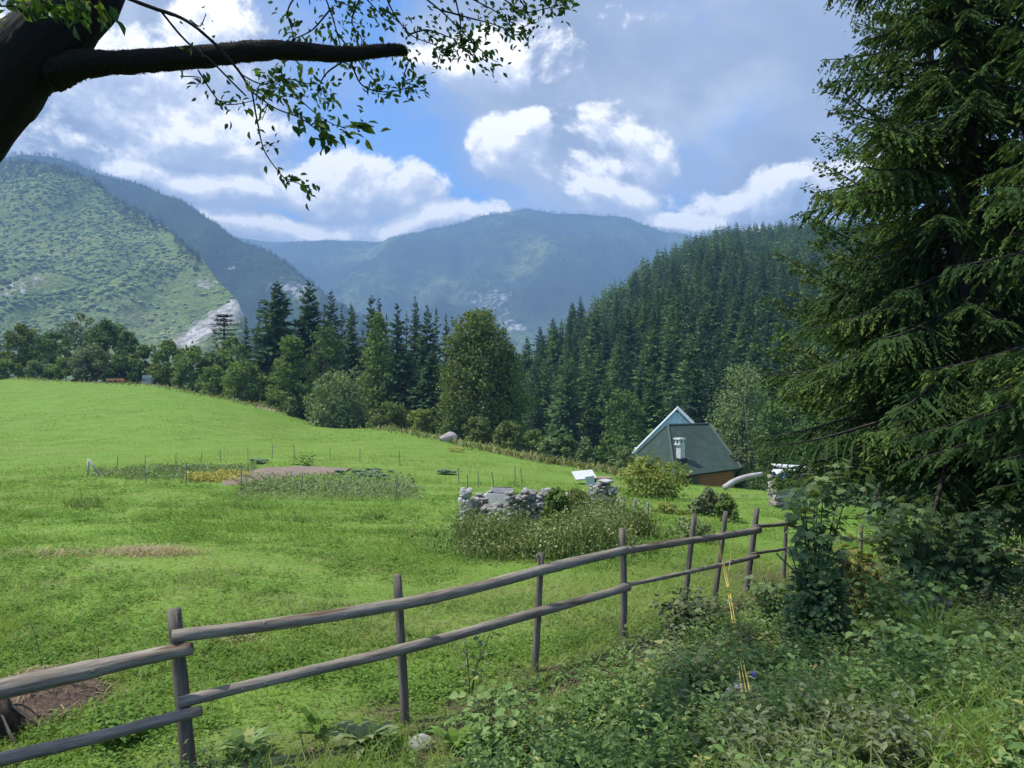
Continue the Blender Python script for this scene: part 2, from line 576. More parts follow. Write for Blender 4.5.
# ------------------------------------------------------------------ ground sheet
def ground_material():
    m, nt, out = new_mat('meadow_ground')
    p = posnode(nt)
    big = noise(nt, p, .07, 4)
    mid = noise(nt, scaled(nt, p, (.6, 1.6, 1)), .55, 5)
    fine = noise(nt, p, 9, 4, .7)
    f2 = noise(nt, scaled(nt, p, (.35, 1, 1)), 2.2, 5, .65)
    c = ramp(nt, [(.3, (.110, .195, .032)), (.5, (.150, .250, .042)), (.7, (.20, .285, .062))], mid).outputs[0]
    c = mix(nt, ramp(nt, [(.38, (0, 0, 0)), (.68, (.65, .65, .65))], big).outputs[0], c, (.14, .27, .036))
    c = mix(nt, ramp(nt, [(.5, (0, 0, 0)), (.8, (.75, .75, .75))], f2).outputs[0], c, (.245, .285, .10))
    c = mix(nt, ramp(nt, [(.35, (.35, .35, .35)), (.6, (0, 0, 0))], fine).outputs[0], c, (.055, .115, .018))
    soil = ramp(nt, [(.3, (.045, .032, .022)), (.7, (.105, .078, .058))], noise(nt, p, 14, 5, .7)).outputs[0]
    s = attr(nt, 'tint')
    c = mix(nt, s, c, soil)
    b = N_(nt, 'ShaderNodeBsdfPrincipled', i_Roughness=.95)
    b.inputs['Specular IOR Level'].default_value = .1
    nt.links.new(c, b.inputs['Base Color'])
    bp = N_(nt, 'ShaderNodeBump', i_Strength=.6, i_Distance=.12)
    nt.links.new(math_(nt, 'ADD', math_(nt, 'MULTIPLY', fine, .35), f2), bp.inputs['Height']); nt.links.new(bp.outputs[0], b.inputs['Normal'])
    nt.links.new(b.outputs[0], out.inputs['Surface'])
    return m


FENCE = np.array([(-5.5, 4.1), (-2.16, 5.0), (-.8, 5.8), (.19, 6.7), (1.06, 7.4), (1.93, 8.6), (2.43, 9.2), (3.06, 10), (4.06, 11.5), (7.7, 17), (9.1, 19), (14.1, 24), (30, 36)])


def side(x, y):
    """metres to the house side (+) or camera side (-) of the fence line"""
    fy = np.interp(x, FENCE[:, 0], FENCE[:, 1])
    return (y - fy) * .85


SOILSPOTS = [(float(hit(p, q)[0][0]), float(hit(p, q)[0][1]), r_, w_) for p, q, r_, w_ in [(425, 712, .5, 1.2), (300, 748, .55, 1.3), (340, 735, .4, 1), (545, 672, .5, 1), (625, 645, .35, .8), (715, 612, .7, 1), (790, 600, .9, 1.2), (840, 575, 1.2, 1.1), (40, 715, .8, .9), (480, 700, .5, .9)]]


def spot_mask(x, y):
    m = np.zeros_like(x)
    for (a, b, r1, w) in SOILSPOTS:
        m = np.maximum(m, w * np.exp(-(((x - a) / r1) ** 2 + ((y - b) / (r1 * .6)) ** 2)))
    return m * np.clip((fbm(x * 3.1, y * 3.1, 29, 3) - .30) * 5, 0, 1)


def soil_mask(x, y):
    s = side(x, y)
    n = fbm(x * 1.1, y * 1.1, 21, 4)
    k = np.clip(1 - np.abs(s + .55) / 1.1, 0, 1) * np.clip((n - .40) * 5, 0, 1)
    bank = np.clip((-s - .3) / .8, 0, 1) * np.clip((n - .30) * 4, 0, 1) * .9
    spots = spot_mask(x, y)
    under = np.exp(-(((x - 6) / 3.4) ** 2 + ((y - 11) / 3.0) ** 2)) * 1.2
    return np.clip(np.maximum(np.maximum(np.maximum(k, bank), under), spots), 0, 1)


def build_ground():
    az = np.concatenate([np.linspace(-42, 42, 337), np.linspace(44, 316, 92)])
    rr = np.concatenate([np.linspace(.6, 14, 90)[:-1], np.exp(np.linspace(math.log(14), math.log(160), 90))[:-1], np.exp(np.linspace(math.log(160), math.log(9000), 40))])
    A, RR = np.meshgrid(R(1) * az, rr)
    x = RR * np.sin(A); y = RR * np.cos(A)
    z = ground(x, y)
    n, k = x.shape
    i = np.arange(n - 1)[:, None] * k; j = np.arange(k)[None]; j2 = (j + 1) % k
    f = np.stack([i + j, i + j2, i + k + j2, i + k + j], -1).reshape(-1, 4)[:, ::-1]
    v = np.stack([x, y, z], -1).reshape(-1, 3)
    v = np.concatenate([v, [[0, 0, float(ground(np.array([0.]), np.array([0.]))[0])]]])
    c = len(v) - 1
    f2 = np.stack([np.full(k, c), j[0], j2[0]], -1)[:, ::-1]
    mb = MB(); mb.add(v, [f, f2], np.concatenate([soil_mask(x, y).ravel(), [0.5]]))
    o = mb.build('meadow', ground_material(), smooth=True)
    tag(o, 'mown green meadow sloping down to the tree line', 'meadow', kind='structure')
    # faces must look up
    me = o.data
    if me.polygons[5].normal.z < 0:
        me.flip_normals()


build_ground()

# ------------------------------------------------------------------ mountains
def interp(px, pts):
    p = np.array(pts, float)
    return np.interp(px, p[:, 0], p[:, 1])


class Slope:
    """a mountainside swept between a foot line and a ridge line"""
    def __init__(s, top, foot, dtop, dfoot, bow, namp, nscale, seed, x0, x1):
        s.__dict__.update(locals())

    def at(s, px, t):
        px = np.asarray(px, float); t = np.asarray(t, float)
        D0 = interp(px, s.dfoot); D1 = interp(px, s.dtop)
        z0 = (384 - interp(px, s.foot)) / F * D0; z1 = (384 - interp(px, s.top)) / F * D1
        back = np.maximum(t - 1, 0); tt = np.minimum(t, 1)
        D = D0 + (D1 - D0) * t
        h = tt + s.bow * tt * (1 - tt)
        z = z0 + (z1 - z0) * h - back * (z1 - z0) * 1.2
        x = (px - 512) / F * D
        # gullies: ridged noise running down the slope
        w = np.sin(np.pi * np.clip(tt, 0, 1)) ** .7
        g = np.abs(fbm(x * s.nscale + 3, D * s.nscale * .45, s.seed, 4) - .5) * 2
        z = z + w * s.namp * (g - .35) + .25 * s.namp * (fbm(x * s.nscale * 2.2, D * s.nscale * 2, s.seed + 5, 3) - .5)
        return np.stack([x, D, CZ + z], -1)

    def mesh(s, name, mat, nx=160, ny=70, rock=None):
        px = np.linspace(s.x0, s.x1, nx); t = np.linspace(-.12, 1.5, ny)
        A, T = np.meshgrid(px, t)
        v = s.at(A, T)
        i = np.arange(ny - 1)[:, None] * nx; j = np.arange(nx - 1)[None]
        f = np.stack([i + j, i + j + 1, i + nx + j + 1, i + nx + j], -1).reshape(-1, 4)
        tint = np.zeros(A.size) if rock is None else rock(A, T).ravel()
        o = MB().add(v.reshape(-1, 3), f, tint).build(name, mat, smooth=True)
        return o

    def points(s, n, rng, t0=0.0, t1=1.0):
        out = []
        while len(out) < n:
            px = rng.uniform(s.x0, s.x1, n); t = rng.uniform(t0, t1, n)
            D = interp(px, s.dfoot) + (interp(px, s.dtop) - interp(px, s.dfoot)) * t
            w = D * (interp(px, s.dtop) - interp(px, s.dfoot)); w /= w.max()
            k = rng.random(n) < w
            out += list(zip(px[k], t[k]))
        out = np.array(out[:n])
        return out[:, 0], out[:, 1]


def project(v):
    return 512 + F * v[:, 0] / v[:, 1], 384 - F * (v[:, 2] - CZ) / v[:, 1]


def slope_mat(name, grass, rock, tan=None, nscale=.004):
    m, nt, out = new_mat(name)
    p = posnode(nt)
    n1 = noise(nt, p, nscale, 6, .6); n2 = noise(nt, p, nscale * 9, 5, .65)
    c = ramp(nt, grass, n1).outputs[0]
    c = mix(nt, ramp(nt, [(.42, (0, 0, 0)), (.62, (.8, .8, .8))], n2).outputs[0], c, tuple(x * .72 for x in grass[0][1]))
    n3 = noise(nt, p, nscale * 38, 4, .7)
    c = mix(nt, ramp(nt, [(.40, (.6, .6, .6)), (.56, (0, 0, 0))], n3).outputs[0], c, tuple(x * .62 for x in grass[0][1]))
    t = attr(nt, 'tint')
    k = math_(nt, 'ADD', t, math_(nt, 'MULTIPLY', math_(nt, 'SUBTRACT', noise(nt, scaled(nt, p, (2.4, 2.4, .7)), nscale * 8, 7, .72), .5), 1.5))
    k = ramp(nt, [(.42, (0, 0, 0)), (.6, (1, 1, 1))], k).outputs[0]
    rk = ramp(nt, rock, n2).outputs[0]
    t0 = ramp(nt, [(.02, (0, 0, 0)), (.1, (1, 1, 1))], t).outputs[0]
    c = mix(nt, math_(nt, 'MULTIPLY', k, t0), c, rk)
    b = N_(nt, 'ShaderNodeBsdfDiffuse'); nt.links.new(c, b.inputs['Color'])
    bp = N_(nt, 'ShaderNodeBump', i_Strength=1.0, i_Distance=14)
    nt.links.new(n2, bp.inputs['Height']); nt.links.new(bp.outputs[0], b.inputs['Normal'])
    nt.links.new(b.outputs[0], out.inputs['Surface'])
    return m


ROCK = [(.35, (.20, .19, .165)), (.5, (.40, .38, .345)), (.65, (.62, .60, .56))]
M1 = Slope(top=[(-300, 150), (-100, 172), (0, 160), (20, 158), (60, 166), (100, 182), (150, 216), (190, 250), (220, 282), (238, 302), (246, 322), (258, 352), (300, 400)],
           foot=[(-300, 420), (300, 420)], dtop=[(-300, 1900), (0, 1700), (150, 1400), (235, 1080), (300, 950)], dfoot=[(-300, 700), (300, 800)],
           bow=.15, namp=120, nscale=.0046, seed=4, x0=-300, x1=285)
M2 = Slope(top=[(-400, 170), (-100, 152), (0, 156), (20, 154), (60, 158), (100, 168), (150, 187), (200, 212), (240, 237), (280, 259), (310, 278), (345, 305), (400, 352), (480, 420)],
           foot=[(-400, 400), (480, 425)], dtop=[(-400, 3000), (0, 2700), (200, 2400), (345, 1900), (400, 1700)], dfoot=[(-400, 1700), (0, 1600), (400, 1400)],
           bow=.1, namp=190, nscale=.0030, seed=9, x0=-380, x1=475)
M3 = Slope(top=[(200, 262), (260, 247), (300, 244), (340, 241), (372, 243), (400, 237), (440, 226), (480, 217), (520, 214), (580, 216), (630, 221), (660, 229), (700, 238), (800, 235), (1000, 220), (1300, 215)],
           foot=[(200, 375), (1300, 375)], dtop=[(200, 5000), (300, 4900), (372, 4700), (440, 4300), (600, 4300), (1300, 4500)], dfoot=[(200, 2500), (1300, 2500)],
           bow=.18, namp=420, nscale=.0016, seed=14, x0=200, x1=1250)
M4 = Slope(top=[(150, 238), (230, 236), (270, 241), (330, 239), (400, 244), (520, 250)], foot=[(100, 330), (560, 330)], dtop=[(150, 5700), (520, 5700)], dfoot=[(150, 5000), (520, 5000)],
           bow=.1, namp=120, nscale=.001, seed=23, x0=120, x1=520)


def blob2(px, py, cx, cy, rx, ry):
    return np.exp(-(((px - cx) / rx) ** 2 + ((py - cy) / ry) ** 2))


def rock1(A, T):
    v = M1.at(A, T).reshape(-1, 3); px, py = project(v)
    r = 1.0 * blob2(px, py, 237, 308, 11, 11) + .95 * blob2(px, py, 222, 317, 14, 9) + .95 * blob2(px, py, 203, 329, 16, 10) + .9 * blob2(px, py, 184, 343, 14, 9) + .55 * blob2(px, py, 205, 283, 22, 9) + .6 * blob2(px, py, 75, 318, 22, 7) + .5 * blob2(px, py, 30, 280, 40, 12) + .55 * blob2(px, py, 10, 293, 26, 6)
    return np.clip(r, 0, 1.2).reshape(A.shape)


def rock2(A, T):
    v = M2.at(A, T).reshape(-1, 3); px, py = project(v)
    r = .36 * blob2(px, py, 232, 268, 26, 18) + .42 * blob2(px, py, 285, 285, 30, 14) + .36 * blob2(px, py, 305, 300, 20, 14)
    return r.reshape(A.shape)


def rock3(A, T):
    v = M3.at(A, T).reshape(-1, 3); px, py = project(v)
    r = .36 * blob2(px, py, 540, 262, 34, 14) + .33 * blob2(px, py, 505, 300, 30, 25) + .42 * blob2(px, py, 515, 328, 25, 10) + .4 * blob2(px, py, 610, 256, 14, 5) + .3 * blob2(px, py, 470, 300, 30, 20)
    return r.reshape(A.shape)


tag(M1.mesh('mountain', slope_mat('mountain_meadow', [(.35, (.15, .215, .075)), (.55, (.225, .28, .10)), (.7, (.33, .32, .17))], ROCK, nscale=.006), rock=rock1),
    'sunlit mountainside with green scrub and a white cliff', 'mountain', kind='structure')
tag(M2.mesh('mountain', slope_mat('mountain_wood', [(.42, (.026, .048, .028)), (.58, (.05, .085, .035)), (.68, (.12, .17, .05))], [(.3, (.2, .2, .2)), (.7, (.42, .42, .42))], nscale=.003), rock=rock2),  # cloud shadow on this ridge put into the darker base colour
    'long dark wooded ridge rising behind the sunlit mountainside', 'mountain', kind='structure')
tag(M3.mesh('mountain', slope_mat('mountain_far', [(.40, (.026, .046, .032)), (.55, (.06, .095, .045)), (.64, (.17, .22, .08))], [(.3, (.22, .22, .22)), (.7, (.5, .5, .5))], nscale=.0018), nx=200, ny=90, rock=rock3),
    'broad blue mountain closing the end of the valley', 'mountain', kind='structure')
tag(M4.mesh('mountain', slope_mat('mountain_end', [(.35, (.03, .05, .03)), (.7, (.06, .09, .04))], ROCK, nscale=.0015), nx=80, ny=40),
    'pale farthest ridge seen through the gap of the valley', 'mountain', kind='structure')


# ------------------------------------------------------------------ tree shapes
def conifer(rng, h, r, nwh, nbr, m, bottom=.06, ragged=.25, mb=None, crownpow=.85, droop=.45, fs=1.0):
    """crown of drooping fronds with hanging side sprays"""
    mb = mb or MB()
    pos = []; d = []; L = []; W = []; ti = []
    dz = h / nwh
    for w in range(nwh):
        f = np.clip(w / nwh, 0, .985)
        nb = max(4, int(nbr * (1 - .45 * f)))
        a0 = rng.uniform(0, 6.28); wob = rng.uniform(.82, 1.12)
        for b in range(nb):
            z = h * (bottom + (1 - bottom) * f ** .95) + rng.uniform(-.6, .6) * dz
            br = (r * (1 - f) ** crownpow * (1.0 if f > .1 else .85) + .035 * r) * wob
            a = a0 + (b + rng.uniform(-.35, .35)) * 6.283 / nb
            l = br * rng.uniform(1 - ragged * 1.5, 1 + ragged * .6)
            el = -droop * (1 - f) + .7 * f ** 2 + rng.uniform(-.15, .15)
            hd = np.array([math.cos(a), math.sin(a), 0]); dd = norm(hd + [0, 0, el])
            sd = np.array([-hd[1], hd[0], 0]); o = np.array([0, 0, z]); tt = rng.uniform(.2, .8)
            for k in range(m):
                s = (k + .35) / m
                p = o + dd * l * s + np.array([0, 0, -.12 * l * s * s + .07 * l * max(0, s - .6)])
                ll = l * (.50 * (1 - s) + .22) * fs
                for sg in (-1, 1):
                    pos.append(p); d.append(dd * .7 + sd * sg * .6 + np.array([0, 0, rng.uniform(-.75, .0)])); L.append(ll); W.append(ll * .5 + .03 * r)
                    ti.append(np.clip(tt + rng.uniform(-.15, .15), 0, 1))
            pos.append(o + dd * l * .4); d.append(dd + [0, 0, rng.uniform(-.1, .15)]); L.append(l * .65); W.append((l * .2 + .03 * r) * fs); ti.append(tt)
    pos.append(np.array([0, 0, h * .94])); d.append(np.array([0.02, 0, 1.0])); L.append(h * .065); W.append(h * .012); ti.append(.6)
    d = norm(np.array(d)); up = norm(norm(np.cross(np.cross(d, [0, 0, 1.0]), d)) * .8 + rng.normal(scale=.55, size=d.shape))
    scatter(mb, T_DIAMOND, np.array(pos), d, up, np.array(L), np.array(W), np.array(ti))
    return mb


def lobes_for(rng, h, rx, ry, zlo, n, shape='round'):
    """masses of foliage: (centre, radius), spread over the whole crown"""
    n = int(n * np.clip((h - zlo) / (1.6 * rx), .8, 2.6))
    out = []; a = rng.uniform(0, 6.28)
    for k in range(n):
        f = (k + rng.uniform(0, 1)) / n
        if shape == 'round': env = math.sqrt(max(.06, 1 - (2 * (f - .45)) ** 2 * .9))
        elif shape == 'cone': env = 1.02 - .80 * f
        elif shape == 'dome': env = math.sqrt(max(.05, 1 - max(0, f - .35) ** 2 / .46)) * (.86 + .14 * min(1, f * 3))
        else: env = 1
        a += 2.4 + rng.uniform(-.5, .5)
        lr = rx * rng.uniform(.18, .46) * (.55 + .45 * env)
        q = max(0, env - lr / rx * .85) * rng.uniform(.55, 1.08)
        z = zlo + (h - zlo) * f
        z = min(z, h - lr * .6)
        out.append((np.array([rx * q * math.cos(a), ry * q * math.sin(a), z]), lr))
    return out


def crown_leaves(mb, rng, lobes, n, size, flat=.75, gap=.36, tintr=(.2, .8), aspect=.75, T=T_DIAMOND, droop=0.0):
    n = int(n * 1.5)
    vol = np.array([l[1] ** 2 for l in lobes]); vol /= vol.sum()
    k = rng.choice(len(lobes), n, p=vol)
    c = np.array([l[0] for l in lobes])[k]; r = np.array([l[1] for l in lobes])[k]
    u = sph(rng, n)
    rad = r * (rng.uniform(.12, 1, n) ** .4) * (rng.uniform(.85, 1.15, n) + .5 * rng.random(n) ** 6)
    p = c + u * rad[:, None] * [1, 1, flat]
    s = 2.2 / max(np.median(r), .05)
    g = vnoise(p[:, 0] * s + p[:, 2] * s * .7, p[:, 1] * s + p[:, 2] * s, 11)
    keep = (g > gap) | (rng.random(n) < .3)
    p, u, k = p[keep], u[keep], k[keep]
    lt = rng.uniform(-.15, .15, len(lobes))[k]
    t = np.clip(rng.uniform(*tintr, len(p)) + lt, 0, 1)
    d = norm(u * .6 + rng.normal(scale=.7, size=p.shape) + [0, 0, -droop])
    up = norm(u * .8 + rng.normal(scale=.45, size=p.shape) + [0, 0, .45])
    L = size * rng.uniform(.6, 1.35, len(p))
    scatter(mb, T, p - d * L[:, None] * .5, d, up, L, L * aspect, t)


def trunk_limbs(mb, rng, h, r0, lobes, nl=8, z0=.35, lean=(0, 0)):
    top = np.array([lean[0], lean[1], h * .8])
    path = spline([(0, 0, -.4), (lean[0] * .2, lean[1] * .2, h * .25), (lean[0] * .6, lean[1] * .6, h * .5), top], 8)
    rr = r0 * np.linspace(1.15, .3, 8)
    v, f, tc = tube(path, rr, 7, rough=.08); mb.add(v, f, .5, tc)
    idx = rng.permutation(len(lobes))[:nl]
    for i in idx:
        c = lobes[i][0]
        zz = np.clip(c[2] * .6, h * z0 * .6, h * .7)
        s = np.array([np.interp(zz, path[:, 2], path[:, 0]), np.interp(zz, path[:, 2], path[:, 1]), zz])
        mid = s * .45 + c * .55 + [0, 0, -.06 * h]
        v, f, tc = tube(spline([s, mid, c], 5), r0 * np.array([.42, .34, .26, .18, .08]), 5, cap=False); mb.add(v, f, .5, tc)


def bake(templates, places, mb):
    """copy template meshes (v, faces, tint) to (x,y,z,scale,rot,tintshift,which)"""
    for w, (v, fs, t, c) in enumerate(templates):
        pl = places[places[:, 6] == w]
        if not len(pl): continue
        ca, sa = np.cos(pl[:, 4]), np.sin(pl[:, 4])
        x = v[None, :, 0] * ca[:, None] - v[None, :, 1] * sa[:, None]
        y = v[None, :, 0] * sa[:, None] + v[None, :, 1] * ca[:, None]
        V = np.stack([x, y, np.broadcast_to(v[:, 2], x.shape)], -1) * pl[:, 3][:, None, None] + pl[:, None, 0:3]
        off = (np.arange(len(pl)) * len(v))[:, None, None]
        mb.add(V.reshape(-1, 3), [(f[None] + off).reshape(-1, f.shape[1]) for f in fs], np.clip(t[None] + pl[:, 5][:, None], 0, 1).ravel())


def lump(rng, n=1):
    """a little 20-face irregular bush"""
    p = (1 + 5 ** .5) / 2
    v = norm(np.array([[-1, p, 0], [1, p, 0], [-1, -p, 0], [1, -p, 0], [0, -1, p], [0, 1, p], [0, -1, -p], [0, 1, -p], [p, 0, -1], [p, 0, 1], [-p, 0, -1], [-p, 0, 1]]))
    f = np.array([[0, 11, 5], [0, 5, 1], [0, 1, 7], [0, 7, 10], [0, 10, 11], [1, 5, 9], [5, 11, 4], [11, 10, 2], [10, 7, 6], [7, 1, 8], [3, 9, 4], [3, 4, 2], [3, 2, 6], [3, 6, 8], [3, 8, 9], [4, 9, 5], [2, 4, 11], [6, 2, 10], [8, 6, 7], [9, 8, 1]])
    v = v * rng.uniform(.55, 1.35, (12, 1)) * [1.1, 1.1, .62] + [0, 0, .25]
    return MB().add(v, f, .5).data()


def far_woods():
    rng = rs(31)
    lumps = [lump(rng) for _ in range(5)]
    cones = [conifer(rng, 1, .34, 6, 6, 1, ragged=.3, bottom=.05).data() for _ in range(4)]
    # scrub of the sunlit slope
    px, t = M1.points(24000, rng, -.05, 1.0)
    v = M1.at(px, t); qx, qy = project(v)
    n = fbm(v[:, 0] * .011, v[:, 1] * .011, 40, 5)
    dn = fbm(v[:, 0] * .0045 + 5, v[:, 1] * .0030, 41, 4)
    keep = ((dn > .53 - .05 * t) | (rng.random(len(v)) < .28)) & (n + .25 * rng.random(len(v)) > .50 - .10 * t) & (rock1(px, t) < .5) & (blob2(qx, qy, 45, 283, 38, 12) < .5)
    v = v[keep]; t = t[keep]
    pl = np.column_stack([v, 1.0 + 3.6 * rng.random(len(v)) ** 2.6, rng.uniform(0, 6.28, len(v)), (.53 - dn[keep]) * 2.2 + .1 + rng.uniform(-.3, .3, len(v)), rng.integers(0, 5, len(v))])
    mb = MB(); bake(lumps, pl, mb)
    o = mb.build('scrub_wood', leaf_mat('far_scrub', [(0, (.130, .185, .085)), (.5, (.21, .275, .11)), (1, (.28, .335, .14))], 0), smooth=True)
    tag(o, 'light green scrub and broadleaf wood covering the sunlit mountainside', 'woods', kind='stuff')
    # conifers: top of the lit slope and the dark ridge
    dark = leaf_mat('far_conifer', [(0, (.018, .036, .022)), (1, (.042, .070, .034))], 0)  # shade of the far ridges carried by this darkened conifer colour
    px, t = M1.points(9000, rng, .45, 1.05)
    v = M1.at(px, t)
    keep = (t + .6 * (fbm(v[:, 0] * .005, v[:, 1] * .005, 60, 3) - .5) > .84) & (px < 200)
    v1 = v[keep]
    px, t = M2.points(13000, rng, .0, 1.06)
    v = M2.at(px, t)
    keep = (rock2(px, t) < .45) & ((fbm(v[:, 0] * .004, v[:, 1] * .004, 70, 3) > .36) | (t > .9))
    v2 = v[keep]
    rp = rng.uniform(-380, 390, 1500)
    v2 = np.concatenate([v2, M2.at(rp, rng.uniform(.97, 1.03, 1500))])
    vv = np.concatenate([v1, v2]); sc_ = np.concatenate([rng.uniform(10, 18, len(v1)), rng.uniform(8, 17, len(v2))])
    pl = np.column_stack([vv - [0, 0, 1], sc_, rng.uniform(0, 6.28, len(vv)), rng.uniform(-.4, .4, len(vv)), rng.integers(0, 4, len(vv))])
    mb = MB(); bake(cones, pl, mb)
    tag(mb.build('ridge_wood', dark), 'dark conifer wood along the top of the left ridge', 'woods', kind='stuff')
    # the far blue mountain
    px, t = M3.points(11000, rng, .1, 1.0); v = M3.at(px, t)
    keep = (fbm(v[:, 0] * .0018, v[:, 1] * .0018, 80, 4) > .42) & (px < 800)
    v = v[keep]
    rp = rng.uniform(220, 760, 1300); v = np.concatenate([v, M3.at(rp, rng.uniform(.97, 1.02, 1300))])
    pl = np.column_stack([v - [0, 0, 1], rng.uniform(10, 22, len(v)), rng.uniform(0, 6.28, len(v)), rng.uniform(-.4, .4, len(v)), rng.integers(0, 4, len(v))])
    mb = MB(); bake(cones, pl, mb)
    tag(mb.build('valley_wood', dark), 'blue distant conifer wood on the mountain closing the valley', 'woods', kind='stuff')


far_woods()

# ------------------------------------------------------------------ the wooded hill on the right
SKY_H = [(480, 380), (520, 345), (535, 328), (560, 308), (600, 284), (640, 257), (680, 234), (720, 223), (760, 219), (800, 216), (860, 216), (1000, 225), (1300, 260)]
DT_H = [(480, 190), (530, 210), (560, 260), (600, 330), (640, 430), (700, 560), (800, 640), (1300, 640)]
TOP_H = [(p, y + 16 * F / np.interp(p, [a for a, _ in DT_H], [b for _, b in DT_H])) for p, y in SKY_H]
HILL = Slope(top=TOP_H, foot=[(480, 462), (1300, 470)], dtop=DT_H, dfoot=[(480, 140), (560, 135), (700, 120), (1300, 110)], bow=.12, namp=16, nscale=.012, seed=17, x0=485, x1=1250)


def build_hill():
    m = slope_mat('forest_floor', [(.35, (.025, .040, .016)), (.6, (.05, .085, .022)), (.75, (.10, .17, .035))], ROCK, nscale=.03)
    tag(HILL.mesh('hill', m, nx=120, ny=60), 'steep hill covered in spruce forest', 'hill', kind='structure')
    rng = rs(77)
    px, t = HILL.points(13000, rng, -.03, 1.02)
    v = HILL.at(px, t)
    # thin to about 5 m spacing
    cell = {}; keep = []
    for i in range(len(v)):
        s = 4.4 if v[i, 1] < 330 else 5.2
        k = (int(v[i, 0] // s), int(v[i, 1] // s))
        ok = True
        for a in (-1, 0, 1):
            for b in (-1, 0, 1):
                j = cell.get((k[0] + a, k[1] + b, s))
                if j is not None and (v[i, 0] - v[j, 0]) ** 2 + (v[i, 1] - v[j, 1]) ** 2 < (s * .8) ** 2:
                    ok = False
        if ok:
            cell[(k[0], k[1], s)] = i; keep.append(i)
    v = v[keep]; px = px[keep]; t = t[keep]
    # extra trees on the crest line
    cp = np.concatenate([rng.uniform(500, 860, 190)]); ct = rng.uniform(.97, 1.03, 190)
    v = np.concatenate([v, HILL.at(cp, ct)]); px = np.concatenate([px, cp]); t = np.concatenate([t, ct])
    hs = rng.uniform(9, 20, len(v)) * (1 - .12 * np.clip(t, 0, 1))
    vis = (px > 505) & (px < 815)
    order = np.argsort(-(hs / v[:, 1]) * vis)
    single, rest = order[:290], order[290:]
    mats = leaf_mat('hill_spruce', [(0, (0.046, 0.087, 0.043)), (.45, (0.075, 0.134, 0.055)), (.8, (0.114, 0.187, 0.062)), (1, (0.161, 0.244, 0.066))], .15, vary=.3, vscale=.05)
    mvar = [mats, leaf_mat('hill_spruce_dark', [(0, (0.031, 0.062, 0.038)), (.5, (0.048, 0.091, 0.046)), (1, (0.090, 0.144, 0.054))], .15), leaf_mat('hill_spruce_light', [(0, (0.060, 0.112, 0.043)), (.5, (0.101, 0.172, 0.060)), (1, (0.175, 0.251, 0.072))], .15)]
    hi = [conifer(rng, 1, rng.uniform(.22, .36), 32, 11, 4, ragged=.3, bottom=.03, fs=.62, crownpow=rng.uniform(.8, 1.1), droop=rng.uniform(.3, .6)).mesh('spruce', mvar[(0, 1, 2, 0, 1, 0, 1, 2)[k]]) for k in range(8)]
    lab = 'dark green spruce in the packed forest on the right hillside'
    for i in single:
        o = link('spruce_tree', hi[int(rng.integers(8))], loc=v[i] - [0, 0, .5])
        s = hs[i]; wd = rng.uniform(.85, 1.2)
        o.scale = (s * wd, s * wd, s); o.rotation_euler = (0, 0, rng.uniform(0, 6.28))
        tag(o, lab, 'tree', 'spruces of the hillside forest')
    lo = [conifer(rng, 1, rng.uniform(.24, .36), 13, 8, 2, ragged=.3, bottom=.05, crownpow=rng.uniform(.8, 1.1), fs=.85).data() for _ in range(6)]
    lo += [conifer(rng, .85, .26, 9, 7, 2, ragged=.4, bottom=.1, crownpow=.55).data() for _ in range(2)]
    q = v[rest]
    # broadleaf along the left flank; sunlight on flank and crest painted as lighter tint
    edge = np.clip((q[:, 0] / q[:, 1] * F + 512 - interp(q[:, 1], [(135, 520), (250, 560), (330, 600), (430, 640)])) / 40, 0, 1)
    ts = rng.uniform(-.5, .4, len(q)) + np.where(t[rest] > .9, .22, 0) + (1 - edge) * .25
    w = rng.integers(0, 6, len(q)); w = np.where(rng.random(len(q)) < .16 + .4 * (1 - edge), rng.integers(6, 8, len(q)), w)
    pl = np.column_stack([q - [0, 0, .5], hs[rest], rng.uniform(0, 6.28, len(q)), ts, w])
    mb = MB(); bake(lo, pl, mb)
    tag(mb.build('spruce_forest', mats), 'mass of spruces covering the upper slopes of the right hill', 'forest', kind='stuff')
    print('hill trees', len(v))


build_hill()
# ------------------------------------------------------------------ trees along the far edge of the meadow
BARK = surf_mat('bark', [(.35, (.030, .024, .018)), (.65, (.085, .070, .055))], 9, (.5, 3, 3), bump=.6)
G_DARK = leaf_mat('dark_leaves', [(0, (0.064, 0.112, 0.046)), (.5, (0.108, 0.176, 0.059)), (1, (0.163, 0.241, 0.076))], .25)
G_MID = leaf_mat('green_leaves', [(0, (0.092, 0.150, 0.049)), (.5, (0.154, 0.231, 0.067)), (1, (0.229, 0.308, 0.090))], .3)
G_PALE = leaf_mat('pale_leaves', [(0, (0.108, 0.162, 0.074)), (.5, (0.180, 0.246, 0.108)), (1, (0.264, 0.330, 0.156))], .3)
G_OLIVE = leaf_mat('olive_leaves', [(0, (0.081, 0.117, 0.039)), (.5, (0.141, 0.190, 0.060)), (1, (0.217, 0.262, 0.092))], .3)
G_GREY = leaf_mat('grey_leaves', [(0, (0.099, 0.131, 0.068)), (.5, (0.161, 0.197, 0.102)), (1, (0.248, 0.280, 0.150))], .25)
G_YEL = leaf_mat('yellow_leaves', [(0, (0.126, 0.185, 0.048)), (.5, (0.221, 0.280, 0.078)), (.85, (0.326, 0.358, 0.108)), (1, (0.315, 0.246, 0.108))], .35)
G_SPRUCE = leaf_mat('spruce_needles', [(0, (0.043, 0.080, 0.043)), (.5, (0.070, 0.123, 0.057)), (1, (0.108, 0.172, 0.071))], .15)


